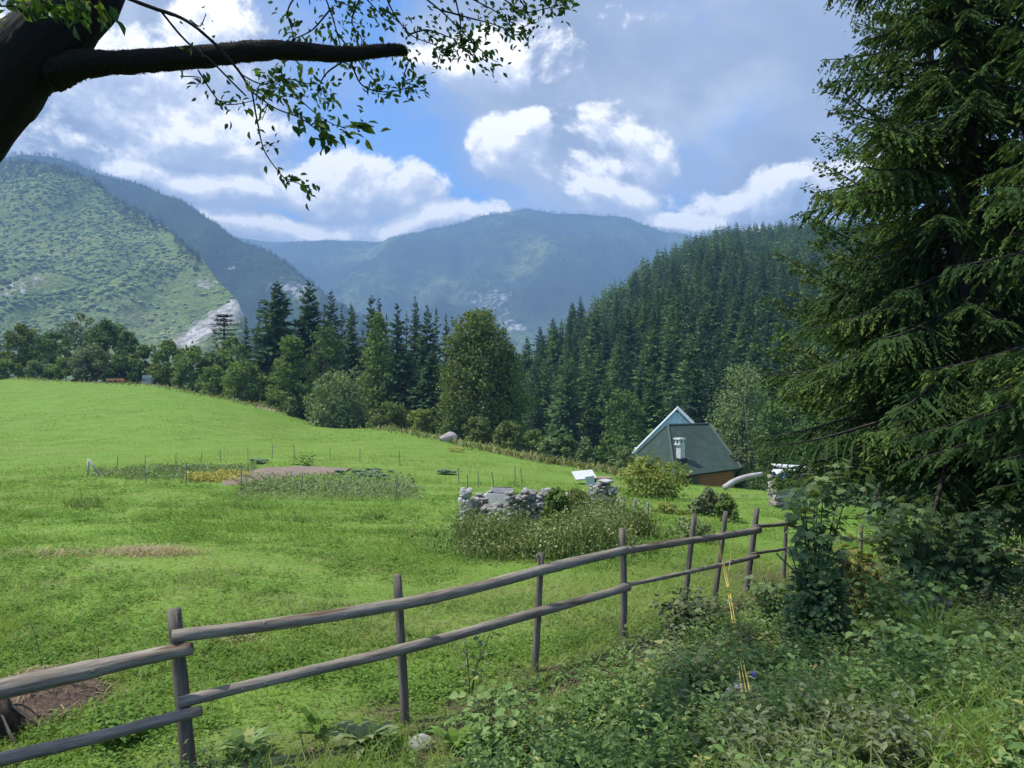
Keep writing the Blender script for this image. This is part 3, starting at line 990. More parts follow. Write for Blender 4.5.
def broad(name, label, px, base, top, Y, half, mat, seed, shape='round', n=2600, nl=14, zlo=.18, size=None, cat='tree', group=None, gap=.36, r0=None, flat=.8, lift=0.0, aspect=.75):
    """a broadleaf tree or shrub whose foot, top and half width are given as seen"""
    rng = rs(seed)
    g = P(px, base, Y); gz = float(ground(np.array([g[0]]), np.array([g[1]]))[0])
    z0 = min(g[2], gz) if lift == 0 else gz
    h = (base - top) / F * Y + (g[2] - z0); rx = half * 1.2 / F * Y
    root = empty(name, (g[0], g[1], z0)); tag(root, label, cat, group)
    zl = h * zlo + (g[2] - z0) * .3
    lobes = lobes_for(rng, h * .985, rx, rx * .9, zl, nl, shape)
    tb = MB(); trunk_limbs(tb, rng, h * .85, r0 or max(.05, h * .018), lobes, 7); tb.build('trunk' if cat == 'tree' else 'stem', BARK, root, True)
    cb = MB(); crown_leaves(cb, rng, lobes, n, size or max(.12, Y * .0036), flat, gap, aspect=aspect)
    cb.build('crown' if cat == 'tree' else 'foliage', mat, root)
    return root


def spruce(label, px, base, top, Y, half, seed, group=None, nwh=38, nbr=10, m=4, cp=.8, mat=None, name='spruce_tree', droop=.45, bottom=.05, ragged=.3):
    rng = rs(seed)
    g = P(px, base, Y); gz = float(ground(np.array([g[0]]), np.array([g[1]]))[0]); z0 = min(g[2], gz)
    h = (base - top) / F * Y + g[2] - z0; r = half * 1.75 / F * Y
    root = empty(name, (g[0], g[1], z0)); tag(root, label, 'tree', group)
    tb = MB(); v, f, tc = tube([(0, 0, -.5), (0, 0, h * .5), (0, 0, h * .97)], [h * .014, h * .009, .03], 6); tb.add(v, f, .5, tc); tb.build('trunk', BARK, root, True)
    conifer(rng, h, r, nwh, nbr, m, mb=None, crownpow=cp, droop=droop, bottom=bottom, ragged=ragged, fs=.75).build('crown', mat or G_SPRUCE, root)
    return root


TL = 'trees along the top of the meadow'
broad('broadleaf_tree', 'thin brownish green tree at the left end of the meadow tree line', 22, 377, 324, 138, 17, G_OLIVE, 1, 'round', 2600, group=TL, zlo=.12)
broad('broadleaf_tree', 'half-seen low grey green tree cut by the left edge of the photo', -8, 378, 340, 140, 14, G_GREY, 2, 'round', 1400, group=TL)
broad('broadleaf_tree', 'dark rounded tree next to the brownish one at the end of the tree line', 52, 378, 331, 136, 20, G_DARK, 3, 'round', 2600, group=TL, zlo=.08)
broad('broadleaf_tree', 'bare pale grey tree rising behind the left tree line', 82, 376, 313, 150, 18, G_GREY, 4, 'round', 1500, group=TL, zlo=.4, gap=.5)
broad('broadleaf_tree', 'tallest dark green tree of the left tree line', 106, 380, 320, 138, 19, G_DARK, 5, 'dome', 3600, group=TL, zlo=.1)
broad('broadleaf_tree', 'dark upright tree right of the tallest tree in the left tree line', 126, 381, 330, 135, 12, G_DARK, 6, 'dome', 2400, group=TL, zlo=.08)
broad('shrub', 'wide grey green willow shrub in front of the tallest left tree', 92, 380, 345, 130, 24, G_GREY, 7, 'dome', 2600, cat='shrub', group='shrubs along the meadow edge', zlo=.05)
broad('broadleaf_tree', 'olive green tree just behind the grey box at the meadow edge', 147, 384, 344, 133, 17, G_OLIVE, 8, 'round', 2200, group=TL, zlo=.12)
broad('broadleaf_tree', 'low olive tree between the grey box and the tiered pine', 168, 387, 340, 132, 14, G_MID, 9, 'round', 1800, group=TL, zlo=.12)
broad('broadleaf_tree', 'bushy green tree standing under the tiered pine', 192, 392, 346, 126, 20, G_MID, 10, 'dome', 2600, group=TL, zlo=.08)
broad('broadleaf_tree', 'dull green tree between the tiered pine and the dark spruces', 232, 396, 336, 130, 20, G_MID, 11, 'round', 2600, group=TL, zlo=.1)
broad('broadleaf_tree', 'low dark tree at the foot of the tiered pine', 213, 392, 352, 128, 16, G_DARK, 12, 'dome', 1800, group=TL, zlo=.05)
broad('shrub', 'round soft green shrub at the foot of the spruces', 245, 405, 362, 116, 22, G_MID, 13, 'dome', 3000, cat='shrub', group='shrubs along the meadow edge', zlo=.03)
broad('shrub', 'low thicket at the very left end of the meadow tree line', 6, 379, 360, 132, 16, G_MID, 70, 'dome', 1500, cat='shrub', group='shrubs along the meadow edge', zlo=.0)
broad('shrub', 'low bush between the brownish tree and the dark rounded tree', 38, 379, 361, 132, 13, G_PALE, 71, 'dome', 1300, cat='shrub', group='shrubs along the meadow edge', zlo=.0)
broad('shrub', 'low bush right of the dark rounded tree', 66, 379, 358, 131, 13, G_MID, 72, 'dome', 1300, cat='shrub', group='shrubs along the meadow edge', zlo=.0)
broad('shrub', 'dark thicket behind the orange trailer', 122, 382, 356, 131, 18, G_DARK, 73, 'dome', 1800, cat='shrub', group='shrubs along the meadow edge', zlo=.0)
broad('shrub', 'scrubby bush just right of the grey box', 160, 388, 364, 129, 13, G_OLIVE, 74, 'dome', 1300, cat='shrub', group='shrubs along the meadow edge', zlo=.0)
broad('shrub', 'pale scrub at the end of the bare track along the meadow edge', 185, 393, 370, 124, 14, G_PALE, 75, 'dome', 1300, cat='shrub', group='shrubs along the meadow edge', zlo=.0)
broad('shrub', 'mid green bush between the pale scrub and the round soft shrub', 214, 397, 366, 121, 16, G_MID, 76, 'dome', 1600, cat='shrub', group='shrubs along the meadow edge', zlo=.0)
broad('shrub', 'small pale sapling bush at the dark gap under the tiered tree', 291, 416, 396, 104, 5, G_PALE, 77, 'dome', 500, cat='shrub', group='shrubs along the meadow edge', zlo=.0)
broad('shrub', 'pale bush at the left corner of the dark roofed house', 623, 482, 447, 56.5, 16, G_PALE, 78, 'dome', 1500, cat='shrub', group='shrubs between fence and house', zlo=.0)
# pine with separate tiers
def tiered():
    rng = rs(20); Y = 140; g = P(224, 385, Y); h = (385 - 314) / F * Y
    root = empty('pine_tree', tuple(g)); tag(root, 'pine with flat separate tiers of branches before the white cliff', 'tree', TL)
    tb = MB(); v, f, tc = tube([(0, 0, -2), (0, 0, h * .5), (0, 0, h)], [.3, .2, .05], 6); tb.add(v, f, .5, tc); tb.build('trunk', BARK, root, True)
    cb = MB()
    for k in range(9):
        z = h * (.45 + .55 * k / 8.5); rr = 3.6 * (1 - .07 * k) * rng.uniform(.75, 1.05) if k < 7 else 1.6 - .5 * (k - 7)
        n = 150; a = rng.uniform(0, 6.28, n); q = rr * rng.random(n) ** .6
        p = np.column_stack([q * np.cos(a), q * np.sin(a), z + rng.normal(scale=.13, size=n) + .04 * q])
        scatter(cb, T_DIAMOND, p, np.column_stack([np.cos(a), np.sin(a), rng.uniform(-.2, .3, n)]), (0, 0, 1), .8, .5, rng.uniform(.2, .8, n))
    cb.build('crown', G_SPRUCE, root)
tiered()
SG = 'spruces of the dark stand'
for (lab, px, top, half, Y, base) in [
    ('slim spruce with a thin top left of the dark stand', 246, 316, 9, 138, 392),
    ('outermost left spruce of the dark stand with a broad ragged crown', 277, 281, 26, 122, 405),
    ('tall pointed spruce second from the left in the dark stand', 309, 280, 24, 126, 405),
    ('spruce with a narrow top just right of the tall pointed pair', 331, 289, 17, 128, 408),
    ('short spruce filling the gap before the twin spruces', 352, 307, 14, 124, 410),
    ('left one of the twin spruces in the middle of the dark stand', 371, 294, 17, 122, 415),
    ('right one of the twin spruces in the middle of the dark stand', 379, 297, 15, 126, 415),
    ('spruce behind the pale broadleaf tree of the dark stand', 397, 303, 17, 120, 420),
    ('thin spire of a spruce left of the blunt topped spruce', 415, 295, 13, 118, 425),
    ('blunt topped dark spruce next to the thin spire', 427, 305, 18, 116, 428),
    ('small spruce top showing beside the big rounded lime tree', 446, 312, 12, 114, 430),
    ('low spruce filling the foot of the dark stand', 405, 345, 20, 108, 430),
    ('lowest dark spruce before the blunt topped one', 432, 350, 20, 106, 434),
    ('spruce tip just right of the big rounded lime tree', 504, 322, 14, 112, 440)]:
    spruce(lab, px, base, top, Y, half, 100 + px, SG)
rr_ = rs(900)
for k in range(18):
    px = 262 + k * 10.2 + rr_.uniform(-3, 3)
    spruce('spruce standing in the back row of the dark stand', px, 408, rr_.uniform(300, 330), 134 + rr_.uniform(0, 10), rr_.uniform(11, 16), 910 + k, 'back row of the dark spruce stand', nwh=26)
broad('broadleaf_tree', 'drooping tiered broadleaf tree before the tall pointed spruces', 292, 408, 333, 112, 30, G_MID, 31, 'cone', 4200, nl=22, group=TL, zlo=.08, flat=.45)
broad('broadleaf_tree', 'dark leafy tree between the tiered tree and the pale shrub', 325, 412, 320, 118, 20, G_DARK, 32, 'dome', 3000, group=TL, zlo=.08)
broad('broadleaf_tree', 'tall pale green broadleaf tree among the dark spruces', 378, 418, 312, 108, 25, G_MID, 33, 'cone', 4200, nl=22, group=TL, zlo=.1)
SH = 'shrubs along the meadow edge'
broad('shrub', 'largest pale green shrub in the middle of the meadow edge', 338, 424, 372, 100, 32, G_PALE, 34, 'dome', 5200, nl=20, cat='shrub', group=SH, zlo=.02)
broad('shrub', 'yellow green shrub between the largest pale shrub and the bright bush', 390, 433, 402, 97, 20, G_OLIVE, 35, 'dome', 2600, cat='shrub', group=SH, zlo=.02)
broad('shrub', 'small bright yellow green bush on a short stem at the meadow edge', 421, 438, 409, 94, 14, G_YEL, 36, 'round', 1800, cat='shrub', group=SH, zlo=.15)
broad('lime_tree', 'big dense rounded tree towering over the meadow edge', 476, 455, 309, 92, 38, G_OLIVE, 37, 'dome', 21000, nl=40, group=TL, zlo=.02, gap=.28, size=.32)
broad('broadleaf_tree', 'green tree leaning out right of the big rounded tree', 507, 460, 342, 92, 23, G_MID, 38, 'dome', 6500, nl=22, group=TL, zlo=.02, gap=.28)
broad('shrub', 'dark low bush left of the tan shrubs under the big rounded tree', 455, 446, 418, 90, 14, G_DARK, 39, 'dome', 1600, cat='shrub', group=SH, zlo=.02)
broad('shrub', 'tan tinged shrub under the big rounded tree', 478, 453, 418, 86, 18, G_OLIVE, 40, 'dome', 2600, cat='shrub', group=SH, zlo=.02)
broad('shrub', 'olive shrub at the right foot of the big rounded tree', 508, 458, 421, 83, 15, G_OLIVE, 41, 'dome', 2400, cat='shrub', group=SH, zlo=.02)
broad('shrub', 'grey green bush right of the olive shrub', 533, 462, 430, 84, 14, G_MID, 42, 'dome', 2000, cat='shrub', group=SH, zlo=.02)
broad('shrub', 'pale bush with a light top before the dark hill forest', 549, 464, 438, 80, 11, G_PALE, 43, 'dome', 1500, cat='shrub', group=SH, zlo=.02)
broad('shrub', 'pale pointed shrub left of the house', 586, 470, 438, 76, 14, G_PALE, 44, 'cone', 1900, cat='shrub', group=SH, zlo=.02)
broad('shrub', 'dark bush between the pale pointed shrub and the house', 612, 472, 432, 74, 16, G_DARK, 45, 'dome', 2200, cat='shrub', group=SH, zlo=.02)
broad('shrub', 'dark low bush behind the pale pointed shrub', 566, 468, 434, 80, 14, G_DARK, 451, 'dome', 1900, cat='shrub', group=SH, zlo=.02)
broad('broadleaf_tree', 'dark broadleaf tree behind the house at the foot of the forest', 626, 462, 388, 96, 24, G_DARK, 46, 'dome', 4200, nl=20, group='trees round the house', zlo=.04)
broad('willow_tree', 'pale feathery tree right of the house', 742, 480, 366, 72, 34, G_PALE, 47, 'dome', 7000, nl=30, group='trees round the house', zlo=.08, flat=1.1, gap=.33)
broad('broadleaf_tree', 'dark tree filling the gap right of the pale feathery tree', 775, 478, 398, 60, 22, G_DARK, 48, 'dome', 4200, group='trees round the house', zlo=.03)
broad('broadleaf_tree', 'shaded green tree behind the lumber pile', 815, 475, 380, 55, 28, G_DARK, 49, 'dome', 5000, group='trees round the house', zlo=.04)
broad('shrub', 'grey bush at the right corner of the house', 737, 484, 450, 56, 10, G_GREY, 50, 'dome', 1500, cat='shrub', group='trees round the house', zlo=.02)
v, f, tc = tube(spline([P(750, 470, 70), P(748, 430, 70), P(745, 400, 70), P(742, 380, 70)], 8), np.linspace(.13, .04, 8), 6)
# hidden valley side trees that close the view between meadow and hill
for i, (px, base, top, Y, half) in enumerate([(880, 470, 300, 60, 45), (960, 470, 270, 62, 48), (1040, 480, 260, 58, 50)]):
    broad('broadleaf_tree', ['green tree glimpsed behind the near spruce beside its trunk', 'leafy tree glimpsed through the middle of the near spruce', 'leafy tree glimpsed through the right side of the near spruce'][i],
          px, base, top, Y, half, G_DARK, 60 + i, 'dome', 4500, nl=20, group='trees behind the near spruce', zlo=.03)

# small things at the far edge
def crate_far():
    c = onground(147, 122); root = empty('box', tuple(c)); tag(root, 'open grey metal box standing at the top edge of the meadow', 'box')
    mb = MB(); s = 2.2
    for (cc, ss) in [((0, 0, .1), (2.4, 1.6, .14)), ((-1.14, 0, .95), (.1, 1.6, 1.6)), ((1.14, 0, .95), (.1, 1.6, 1.6)), ((0, .76, .9), (2.2, .08, 1.5)), ((0, -.76, .55), (2.2, .08, .8))]:
        mb.add(*box(cc, ss, rotz(.2)))
    mb.build('body', plain('grey_metal', (.30, .32, .35)), root); root.scale = (.6, .6, .62)
    l = MB(); l.add(*box((.1, -.1, 1.85), (2.3, .1, 1.0), rotz(.2) @ rotx(.5))); l.build('lid', plain('grey_lid', (.42, .46, .52)), root)
    c = onground(115, 126); root = empty('trailer', tuple(c)); tag(root, 'low orange farm trailer parked at the top edge of the meadow', 'trailer')
    mb = MB(); mb.add(*box((0, 0, .75), (3.2, 1.4, .12))); mb.add(*box((0, -.68, 1.0), (3.2, .06, .45))); mb.add(*box((0, .68, 1.0), (3.2, .06, .45))); mb.add(*box((-1.57, 0, 1.0), (.06, 1.3, .45)))
    mb.add(*box((2.3, 0, .68), (1.6, .12, .1))); mb.build('body', plain('orange_paint', (.55, .20, .09)), root); root.scale = (.75, .75, .75)
    for sx in (-.8, .5):
        for sy in (-.75, .75):
            t = [(sx, sy - .1, .42), (sx, sy + .1, .42)]; v, f, tc = tube(t, [.4, .4], 14); MB().add(v, f, .5, tc).build('wheel', plain('rubber', (.02, .02, .02)), root)


crate_far()


def rock_mesh(rng, s, mat, n=2):
    import bmesh
    bm = bmesh.new(); bmesh.ops.create_icosphere(bm, subdivisions=3, radius=1)
    o = rng.uniform(0, 50, 3)
    v = np.array([x.co[:] for x in bm.verts]); f = np.array([[a.index for a in x.verts] for x in bm.faces]); bm.free()
    k = .75 + .5 * fbm(v[:, 0] * 1.3 + o[0] + v[:, 2], v[:, 1] * 1.3 + o[1] - v[:, 2] * .7, 3, 4)
    for _ in range(7):      # knock flat facets off
        d = norm(rng.normal(size=3)); h = rng.uniform(.62, .85); q = (v * k[:, None]) @ d
        k = np.where(q > h, k * (h + (q - h) * .15) / np.maximum(q, 1e-3), k)
    return MB().add(v * k[:, None] * s, f, .5).mesh('rock', mat, False)


STONE = surf_mat('stone', [(.3, (.20, .19, .175)), (.7, (.42, .405, .375))], 7, coord='pos', bump=.5)
c = onground(499, 84)
o = link('boulder', rock_mesh(rs(5), np.array([.72, .55, .55]), surf_mat('pink_stone', [(.3, (.24, .21, .20)), (.7, (.42, .36, .34))], 2, coord='pos')), loc=hit(448, 442)[0] + [0, 0, .3])
tag(o, 'pale pinkish boulder under the big rounded tree', 'boulder')


# ------------------------------------------------------------------ the house
def quad_slab(mb, pts, th, tint=.5):
    p = np.array(pts, float); n = norm(np.cross(p[1] - p[0], p[2] - p[0]))
    if n[2] < 0: n = -n
    q = p - n * th; k = len(p)
    v = np.concatenate([p, q])
    f = [np.array([list(range(k))]), np.array([list(range(2 * k - 1, k - 1, -1))])]
    f.append(np.array([[i, k + i, k + (i + 1) % k, (i + 1) % k] for i in range(k)]))
    s = norm(p[1] - p[0]); t = np.cross(n, s)
    tc = np.stack([(v - p[0]) @ s, (v - p[0]) @ t, (v - p[0]) @ n], 1)
    mb.add(v, f, tint, tc)


def shingle_mat():
    m, nt, out = new_mat('dark_shingles')
    v = attr(nt, 'tc', 'Vector')
    br = N_(nt, 'ShaderNodeTexBrick'); br.inputs['Scale'].default_value = 1.0; br.inputs['Mortar Size'].default_value = .012
    br.inputs['Brick Width'].default_value = .34; br.inputs['Row Height'].default_value = .16
    br.inputs['Color1'].default_value = (.036, .062, .050, 1); br.inputs['Color2'].default_value = (.048, .080, .066, 1); br.inputs['Mortar'].default_value = (.03, .04, .038, 1)
    nt.links.new(v, br.inputs['Vector'])
    c = mix(nt, 1.0, br.outputs['Color'], ramp(nt, [(.3, (.8, .8, .8)), (.7, (1.15, 1.15, 1.15))], noise(nt, v, .9, 4)).outputs[0], 'MULTIPLY')
    b = N_(nt, 'ShaderNodeBsdfPrincipled', i_Roughness=.85); b.inputs['Specular IOR Level'].default_value = .2
    nt.links.new(c, b.inputs['Base Color']); nt.links.new(b.outputs[0], out.inputs['Surface'])
    return m


def build_house():
    A = P(668, 425, 57); B = P(709, 424, 59.5); C = P(742, 468, 55); D = P(675, 477, 51.5); E = P(634, 456, 59)
    G = C + (E - D)
    root = empty('house', ((C + D + E + G) / 4)[:3] * [1, 1, 0] + [0, 0, C[2] - 3]); base = np.array(root.location)
    tag(root, 'small orange walled house with a dark hipped shingle roof and white chimney', 'house')
    sh = shingle_mat()
    L = lambda p: np.asarray(p) - base
    mb = MB()
    quad_slab(mb, [L(D), L(C), L(B), L(A)], .16); quad_slab(mb, [L(E), L(D), L(A)], .16)
    quad_slab(mb, [L(C), L(G), L(B)], .16); quad_slab(mb, [L(G), L(E), L(A), L(B)], .16)
    roof = mb.build('roof', sh, root)
    rb = MB()
    for a, b in ((A, B), (A, D), (B, C), (A, E)):
        v, f, tc = tube([L(a) + [0, 0, .02], L(b) + [0, 0, .02]], [.09, .09], 6); rb.add(v, f, .5, tc)
    rb.build('ridge_cap', plain('ridge_felt', (.06, .085, .075)), roof)
    # walls inset below the eaves
    cen = L((C + D + E + G) / 4)
    w = [cen + (L(p) - cen) * .86 for p in (D, C, G, E)]
    zt = min(p[2] for p in w) + .12
    wb = MB(); v = np.array([[p[0], p[1], -1.5] for p in w] + [[p[0], p[1], p[2] + .06] for p in w])
    tcv = v.copy(); d = norm(v[1] - v[0]); tcv[:, 0] = v @ d
    wb.add(v, [np.array([[0, 1, 5, 4], [1, 2, 6, 5], [2, 3, 7, 6], [3, 0, 4, 7]])], .5, tcv)
    wm, nt, out = new_mat('orange_boards')
    tv = attr(nt, 'tc', 'Vector')
    wv = N_(nt, 'ShaderNodeTexWave'); wv.bands_direction = 'Z'; wv.inputs['Scale'].default_value = 2.2; wv.inputs['Distortion'].default_value = .2
    nt.links.new(tv, wv.inputs['Vector'])
    cc = ramp(nt, [(0, (.13, .04, .012)), (.12, (.36, .125, .035)), (1, (.46, .17, .05))], wv.outputs['Fac']).outputs[0]
    b = N_(nt, 'ShaderNodeBsdfPrincipled', i_Roughness=.6); nt.links.new(cc, b.inputs['Base Color']); nt.links.new(b.outputs[0], out.inputs['Surface'])
    wb.build('wall', wm, root)
    # window in the front wall (mostly behind the shrub)
    m0 = w[0] * .72 + w[1] * .28; ang = math.atan2(d[1], d[0])
    wf = MB(); wf.add(*box([m0[0], m0[1] - .05, zt - .75], (1.0, .1, .9), rotz(ang))); win = wf.build('window', plain('window_frame_wood', (.22, .10, .04)), root)
    wp = MB(); wp.add(*box([m0[0] + .02, m0[1] - .11, zt - .75], (.82, .03, .72), rotz(ang))); wp.build('pane', plain('glass_dark', (.03, .04, .05), .08, .6), win)
    # chimney through the front slope
    cp = L(P(680.5, 461, 53.6)); ct = L(P(679.5, 444, 53.6)); hgt = ct[2] - cp[2]
    cb = MB(); cb.add(*box(cp + [0, 0, hgt * .5 - .25], (.42, .42, hgt + .5), rotz(ang))); chim = cb.build('chimney', surf_mat('lime_render', [(.3, (.42, .41, .39)), (.7, (.66, .65, .62))], 5, coord='pos', bump=.3), root)
    k = MB()
    for sx in (-1, 1):
        for sy in (-1, 1):
            k.add(*box(ct + rotz(ang) @ np.array([sx * .17, sy * .17, .16]), (.10, .10, .32), rotz(ang)))
    k.add(*box(ct + [0, 0, .37], (.60, .60, .1), rotz(ang))); k.add(*box(ct + [0, 0, -.02], (.54, .54, .08), rotz(ang))); k.build('chimney_cap', plain('cap_stone', (.60, .60, .58)), chim)
    fl = MB(); fl.add(*box(cp + [0, -.02, -.05], (.66, .66, .5), rotz(ang))); fl.build('flashing', plain('lead', (.03, .035, .04)), chim)
    # the pale blue gabled house behind
    Y = 64; ap = P(677, 408.5, Y); hw = 45 / F * Y; dz = 45 / F * Y
    root = empty('house', (ap[0], Y, ap[2] - 6.5)); base = np.array(root.location)
    tag(root, 'pale blue metal gabled house peeping over the dark roof', 'house')
    a0 = ap - base; Ld = np.array([1.7, 7.5, 0])
    lf, rt = a0 + [-hw, 0, -dz], a0 + [hw, 0, -dz]
    pb = surf_mat('pale_blue_metal', [(.3, (.55, .70, .73)), (.7, (.64, .78, .80))], 3, coord='pos', bump=0, rough=.4)
    mb = MB(); quad_slab(mb, [lf, lf + Ld, a0 + Ld, a0], .07); quad_slab(mb, [rt, a0, a0 + Ld, rt + Ld], .07); mb.build('roof', plain('white_roof_sheet', (.66, .74, .76), .35), root)
    # ribbed gable sheeting, set back under the verge
    g = MB(); n = 26; xs = np.linspace(-hw * .95, hw * .95, n); v = []
    for i, x in enumerate(xs):
        yy = .14 + (.05 if i % 2 else 0); zt = a0[2] - abs(x) - .17
        v += [[a0[0] + x, yy, a0[2] - dz - .1], [a0[0] + x, yy, max(zt, a0[2] - dz - .1)]]
    g.add(np.array(v), [np.array([[2 * i, 2 * i + 2, 2 * i + 3, 2 * i + 1] for i in range(n - 1)])]); g.build('gable', pb, root)
    bb = MB()
    for q in (lf, rt):
        quad_slab(bb, [q + [0, -.05, .02], a0 + [0, -.05, .02], a0 + [0, .1, .02], q + [0, .1, .02]], .07)
    bb.build('bargeboard', plain('pale_boards', (.62, .75, .77)), root)
    wl = MB(); wl.add(*box((a0[0] + .45, 3.9, (a0[2] - dz) / 2 - .3), (hw * 1.5, 7.3, a0[2] - dz + .4))); wl.build('wall', plain('cream_wall', (.5, .45, .38)), root)


build_house()
# pale stem of the feathery tree is its own part
for o in col.objects:
    if o.name.startswith('willow_tree'):
        mb = MB(); mb.add(v * 0 + np.asarray(tube(spline([P(750, 476, 69.8), P(748, 440, 69.7), P(746, 415, 69.9), P(744, 396, 70.6)], 8), np.linspace(.05, .02, 8), 6)[0]) - np.array(o.location), f, .5, tc)
        mb.build('stem', plain('pale_bark', (.22, .21, .17)), o, True)
# ------------------------------------------------------------------ the log fence
WOOD = surf_mat('weathered_wood', [(.25, (.10, .084, .064)), (.5, (.235, .205, .165)), (.75, (.40, .365, .305))], 7, (.45, 5, 5), bump=.5, spots=(.60, (.13, .088, .055)), spotscale=2.2)
WOODD = surf_mat('weathered_post', [(.25, (.065, .054, .042)), (.5, (.145, .125, .098)), (.75, (.25, .222, .18))], 7, (.45, 5, 5), bump=.5)


def build_fence():
    root = empty('rail_fence', tuple(onground(405, 5.8))); base = np.array(root.location)
    tag(root, 'weathered two-rail log fence running along the edge of the meadow', 'fence')
    L = lambda p: np.asarray(p) - base
    Yf = {'p1': 5.0, 'p2': 5.8, 'p3': 6.7, 'p4': 7.4, 'p5': 8.6, 'p6': 9.2, 'p7': 10.0, 'p8': 11.5, 'p9': 17.0, 'p10': 19.0, 'p11': 24.0, 'p12': 25.5}
    posts = [('p1', 174, 609, 190, 780, 7.2), ('p2', 397, 575, 405, 725, 4.6), ('p3', 541, 553, 534, 680, 3.6), ('p4', 622, 528, 622, 645, 3.4), ('p5', 694.5, 514, 684, 616, 2.7),
             ('p6', 726, 511, 714, 607, 2.5), ('p7', 757, 508, 745, 594, 3.0), ('p8', 787, 512, 783, 588, 1.9), ('p9', 862, 524, 861, 566, 1.5), ('p10', 881, 524, 880, 554, 1.3), ('p11', 963, 522, 962, 549, 1.3), ('p12', 1000, 521, 999, 548, 1.2)]
    for i, (k, x0, y0, x1, y1, hw) in enumerate(posts):
        Y = Yf[k]; a = P(x1, y1, Y + .03); b = P(x0, y0, Y + .06)
        a = a + (a - b) * .12
        r = hw / F * Y
        n = 9; path = spline([L(a), L(a * .5 + b * .5) + rs(i).normal(scale=.008, size=3), L(b)], n)
        v, f, tc = tube(path, r * np.linspace(1.06, .95, n), 10, seed=i, rough=.05)
        mb = MB(); mb.add(v, f, .5, tc + [i * 7.3, 0, 0])
        if k == 'p3':
            v, f, tc = tube([L(b) + [0, 0, -.05], L(b) + [-.03, -.03, -.01], L(b) + [-.05, -.04, -.07]], [.014, .012, .006], 6); mb.add(v, f, .5, tc)
        mb.build('post', WOODD, root, True)
    rails = [  # (px, py, Y, half px)
        [(-120, 717, 4.55, 13.5), (0, 690, 4.72, 13), (90, 669, 4.83, 11), (150, 656.5, 4.9, 9), (192, 648.5, 4.93, 8)],
        [(172, 637, 4.93, 7.6), (280, 623, 5.25, 7.6), (400, 604, 5.7, 7.2), (480, 587, 6.2, 6.6), (560, 565.5, 6.85, 6.2), (627, 549.5, 7.3, 5.2)],
        [(621, 551, 7.32, 4.6), (690, 541, 8.45, 4.2), (759, 530, 9.85, 4.2)],
        [(753, 527, 9.9, 2.4), (795, 523, 11.4, 2.2)], [(780, 523, 11.5, 2.0), (835, 536, 15, 1.9), (882, 543, 18.9, 1.7)], [(880, 541, 18.9, 1.5), (963, 530, 23.8, 1.5), (1030, 526, 27, 1.5)],
        [(-120, 793, 4.6, 9), (0, 760, 4.74, 8.5), (100, 736, 4.85, 7.5), (201, 711, 4.94, 6.5)],
        [(179, 703, 4.94, 6.8), (280, 678, 5.25, 6.8), (400, 649.5, 5.7, 6.6), (470, 631.5, 6.15, 6.2), (545, 610.5, 6.72, 5.7), (629, 587, 7.3, 4.6)],
        [(620, 586, 7.33, 2.6), (690, 572, 8.45, 2.6), (758, 556, 9.85, 2.8)],
        [(752, 554, 9.9, 2.0), (790, 548, 11.4, 1.9)], [(885, 546, 19, 1.4), (963, 537, 24, 1.4), (1030, 533, 27, 1.4)]]
    for i, rl in enumerate(rails):
        rl = np.array(rl, float)
        pts = np.array([L(P(a, b, c)) for a, b, c, d in rl]); n = 24
        path = spline(pts, n); u = np.linspace(0, 1, n); uu = np.linspace(0, 1, len(rl))
        rad = np.interp(u, uu, rl[:, 3] * .82 / F * rl[:, 2]) * (1 + .03 * np.sin(u * 17 + i) + .02 * np.sin(u * 41))
        path = path + np.column_stack([np.zeros(n), np.zeros(n), .003 * np.sin(u * 9 + i * 2)])
        v, f, tc = tube(path, rad, 14, seed=50 + i, rough=.02)
        mb = MB(); mb.add(v, f, .5, tc + [i * 11.1, 0, 0])
        r = rs(200 + i)
        for k in range(int(np.linalg.norm(pts[-1] - pts[0]) * 2.2)):     # knots
            j = r.integers(1, n - 2); a = r.uniform(-1.9, .9); q = path[j]; dn = np.array([0.15, -math.cos(a), math.sin(a) + .3]); dn = norm(dn)
            v, f, tc = tube([q + dn * rad[j] * .8, q + dn * rad[j] * 1.07], [.016, .012], 7); mb.add(v, f, .5, tc + [k, 0, 0])
        mb.build('rail', WOOD, root, True)
    # nails
    return root


build_fence()

# yellow baling cord tied to the rail
def build_cord():
    a, b, m1 = P(715, 536, 9.1), P(731, 534, 9.35), P(727, 586, 8.75)
    yb = hit(742, 705)[0][1]; e = P(742, 692, yb - .75); m2 = P(735, 640, (yb + 8.75) / 2)
    mb = MB()
    for k, (p0, off) in enumerate([(a, 0), (a + [.02, 0, 0], .02), (b, .01)]):
        pts = [p0 + [0, -.07, .05], p0 + [0, -.1, -.02], m1 + [off, 0, 0], m2 + [off * 1.5, 0, 0], e + [off * 2.2, 0, .0]]
        v, f, tc = tube(spline(pts, 40), .0052 if k < 2 else .0035, 6); mb.add(v, f, .5, tc)
    v, f, tc = tube(spline([m2 + [.02, 0, .2], m2 + [.07, -.02, .16], m2 + [.03, -.03, .08], m2 + [.09, 0, .05]], 14), .007, 5); mb.add(v, f, .5, tc)
    o = mb.build('cord', plain('yellow_twine', (.62, .50, .12), .6), smooth=True)
    tag(o, 'yellow baling cord hanging from the upper fence rail into the weeds', 'cord')


build_cord()

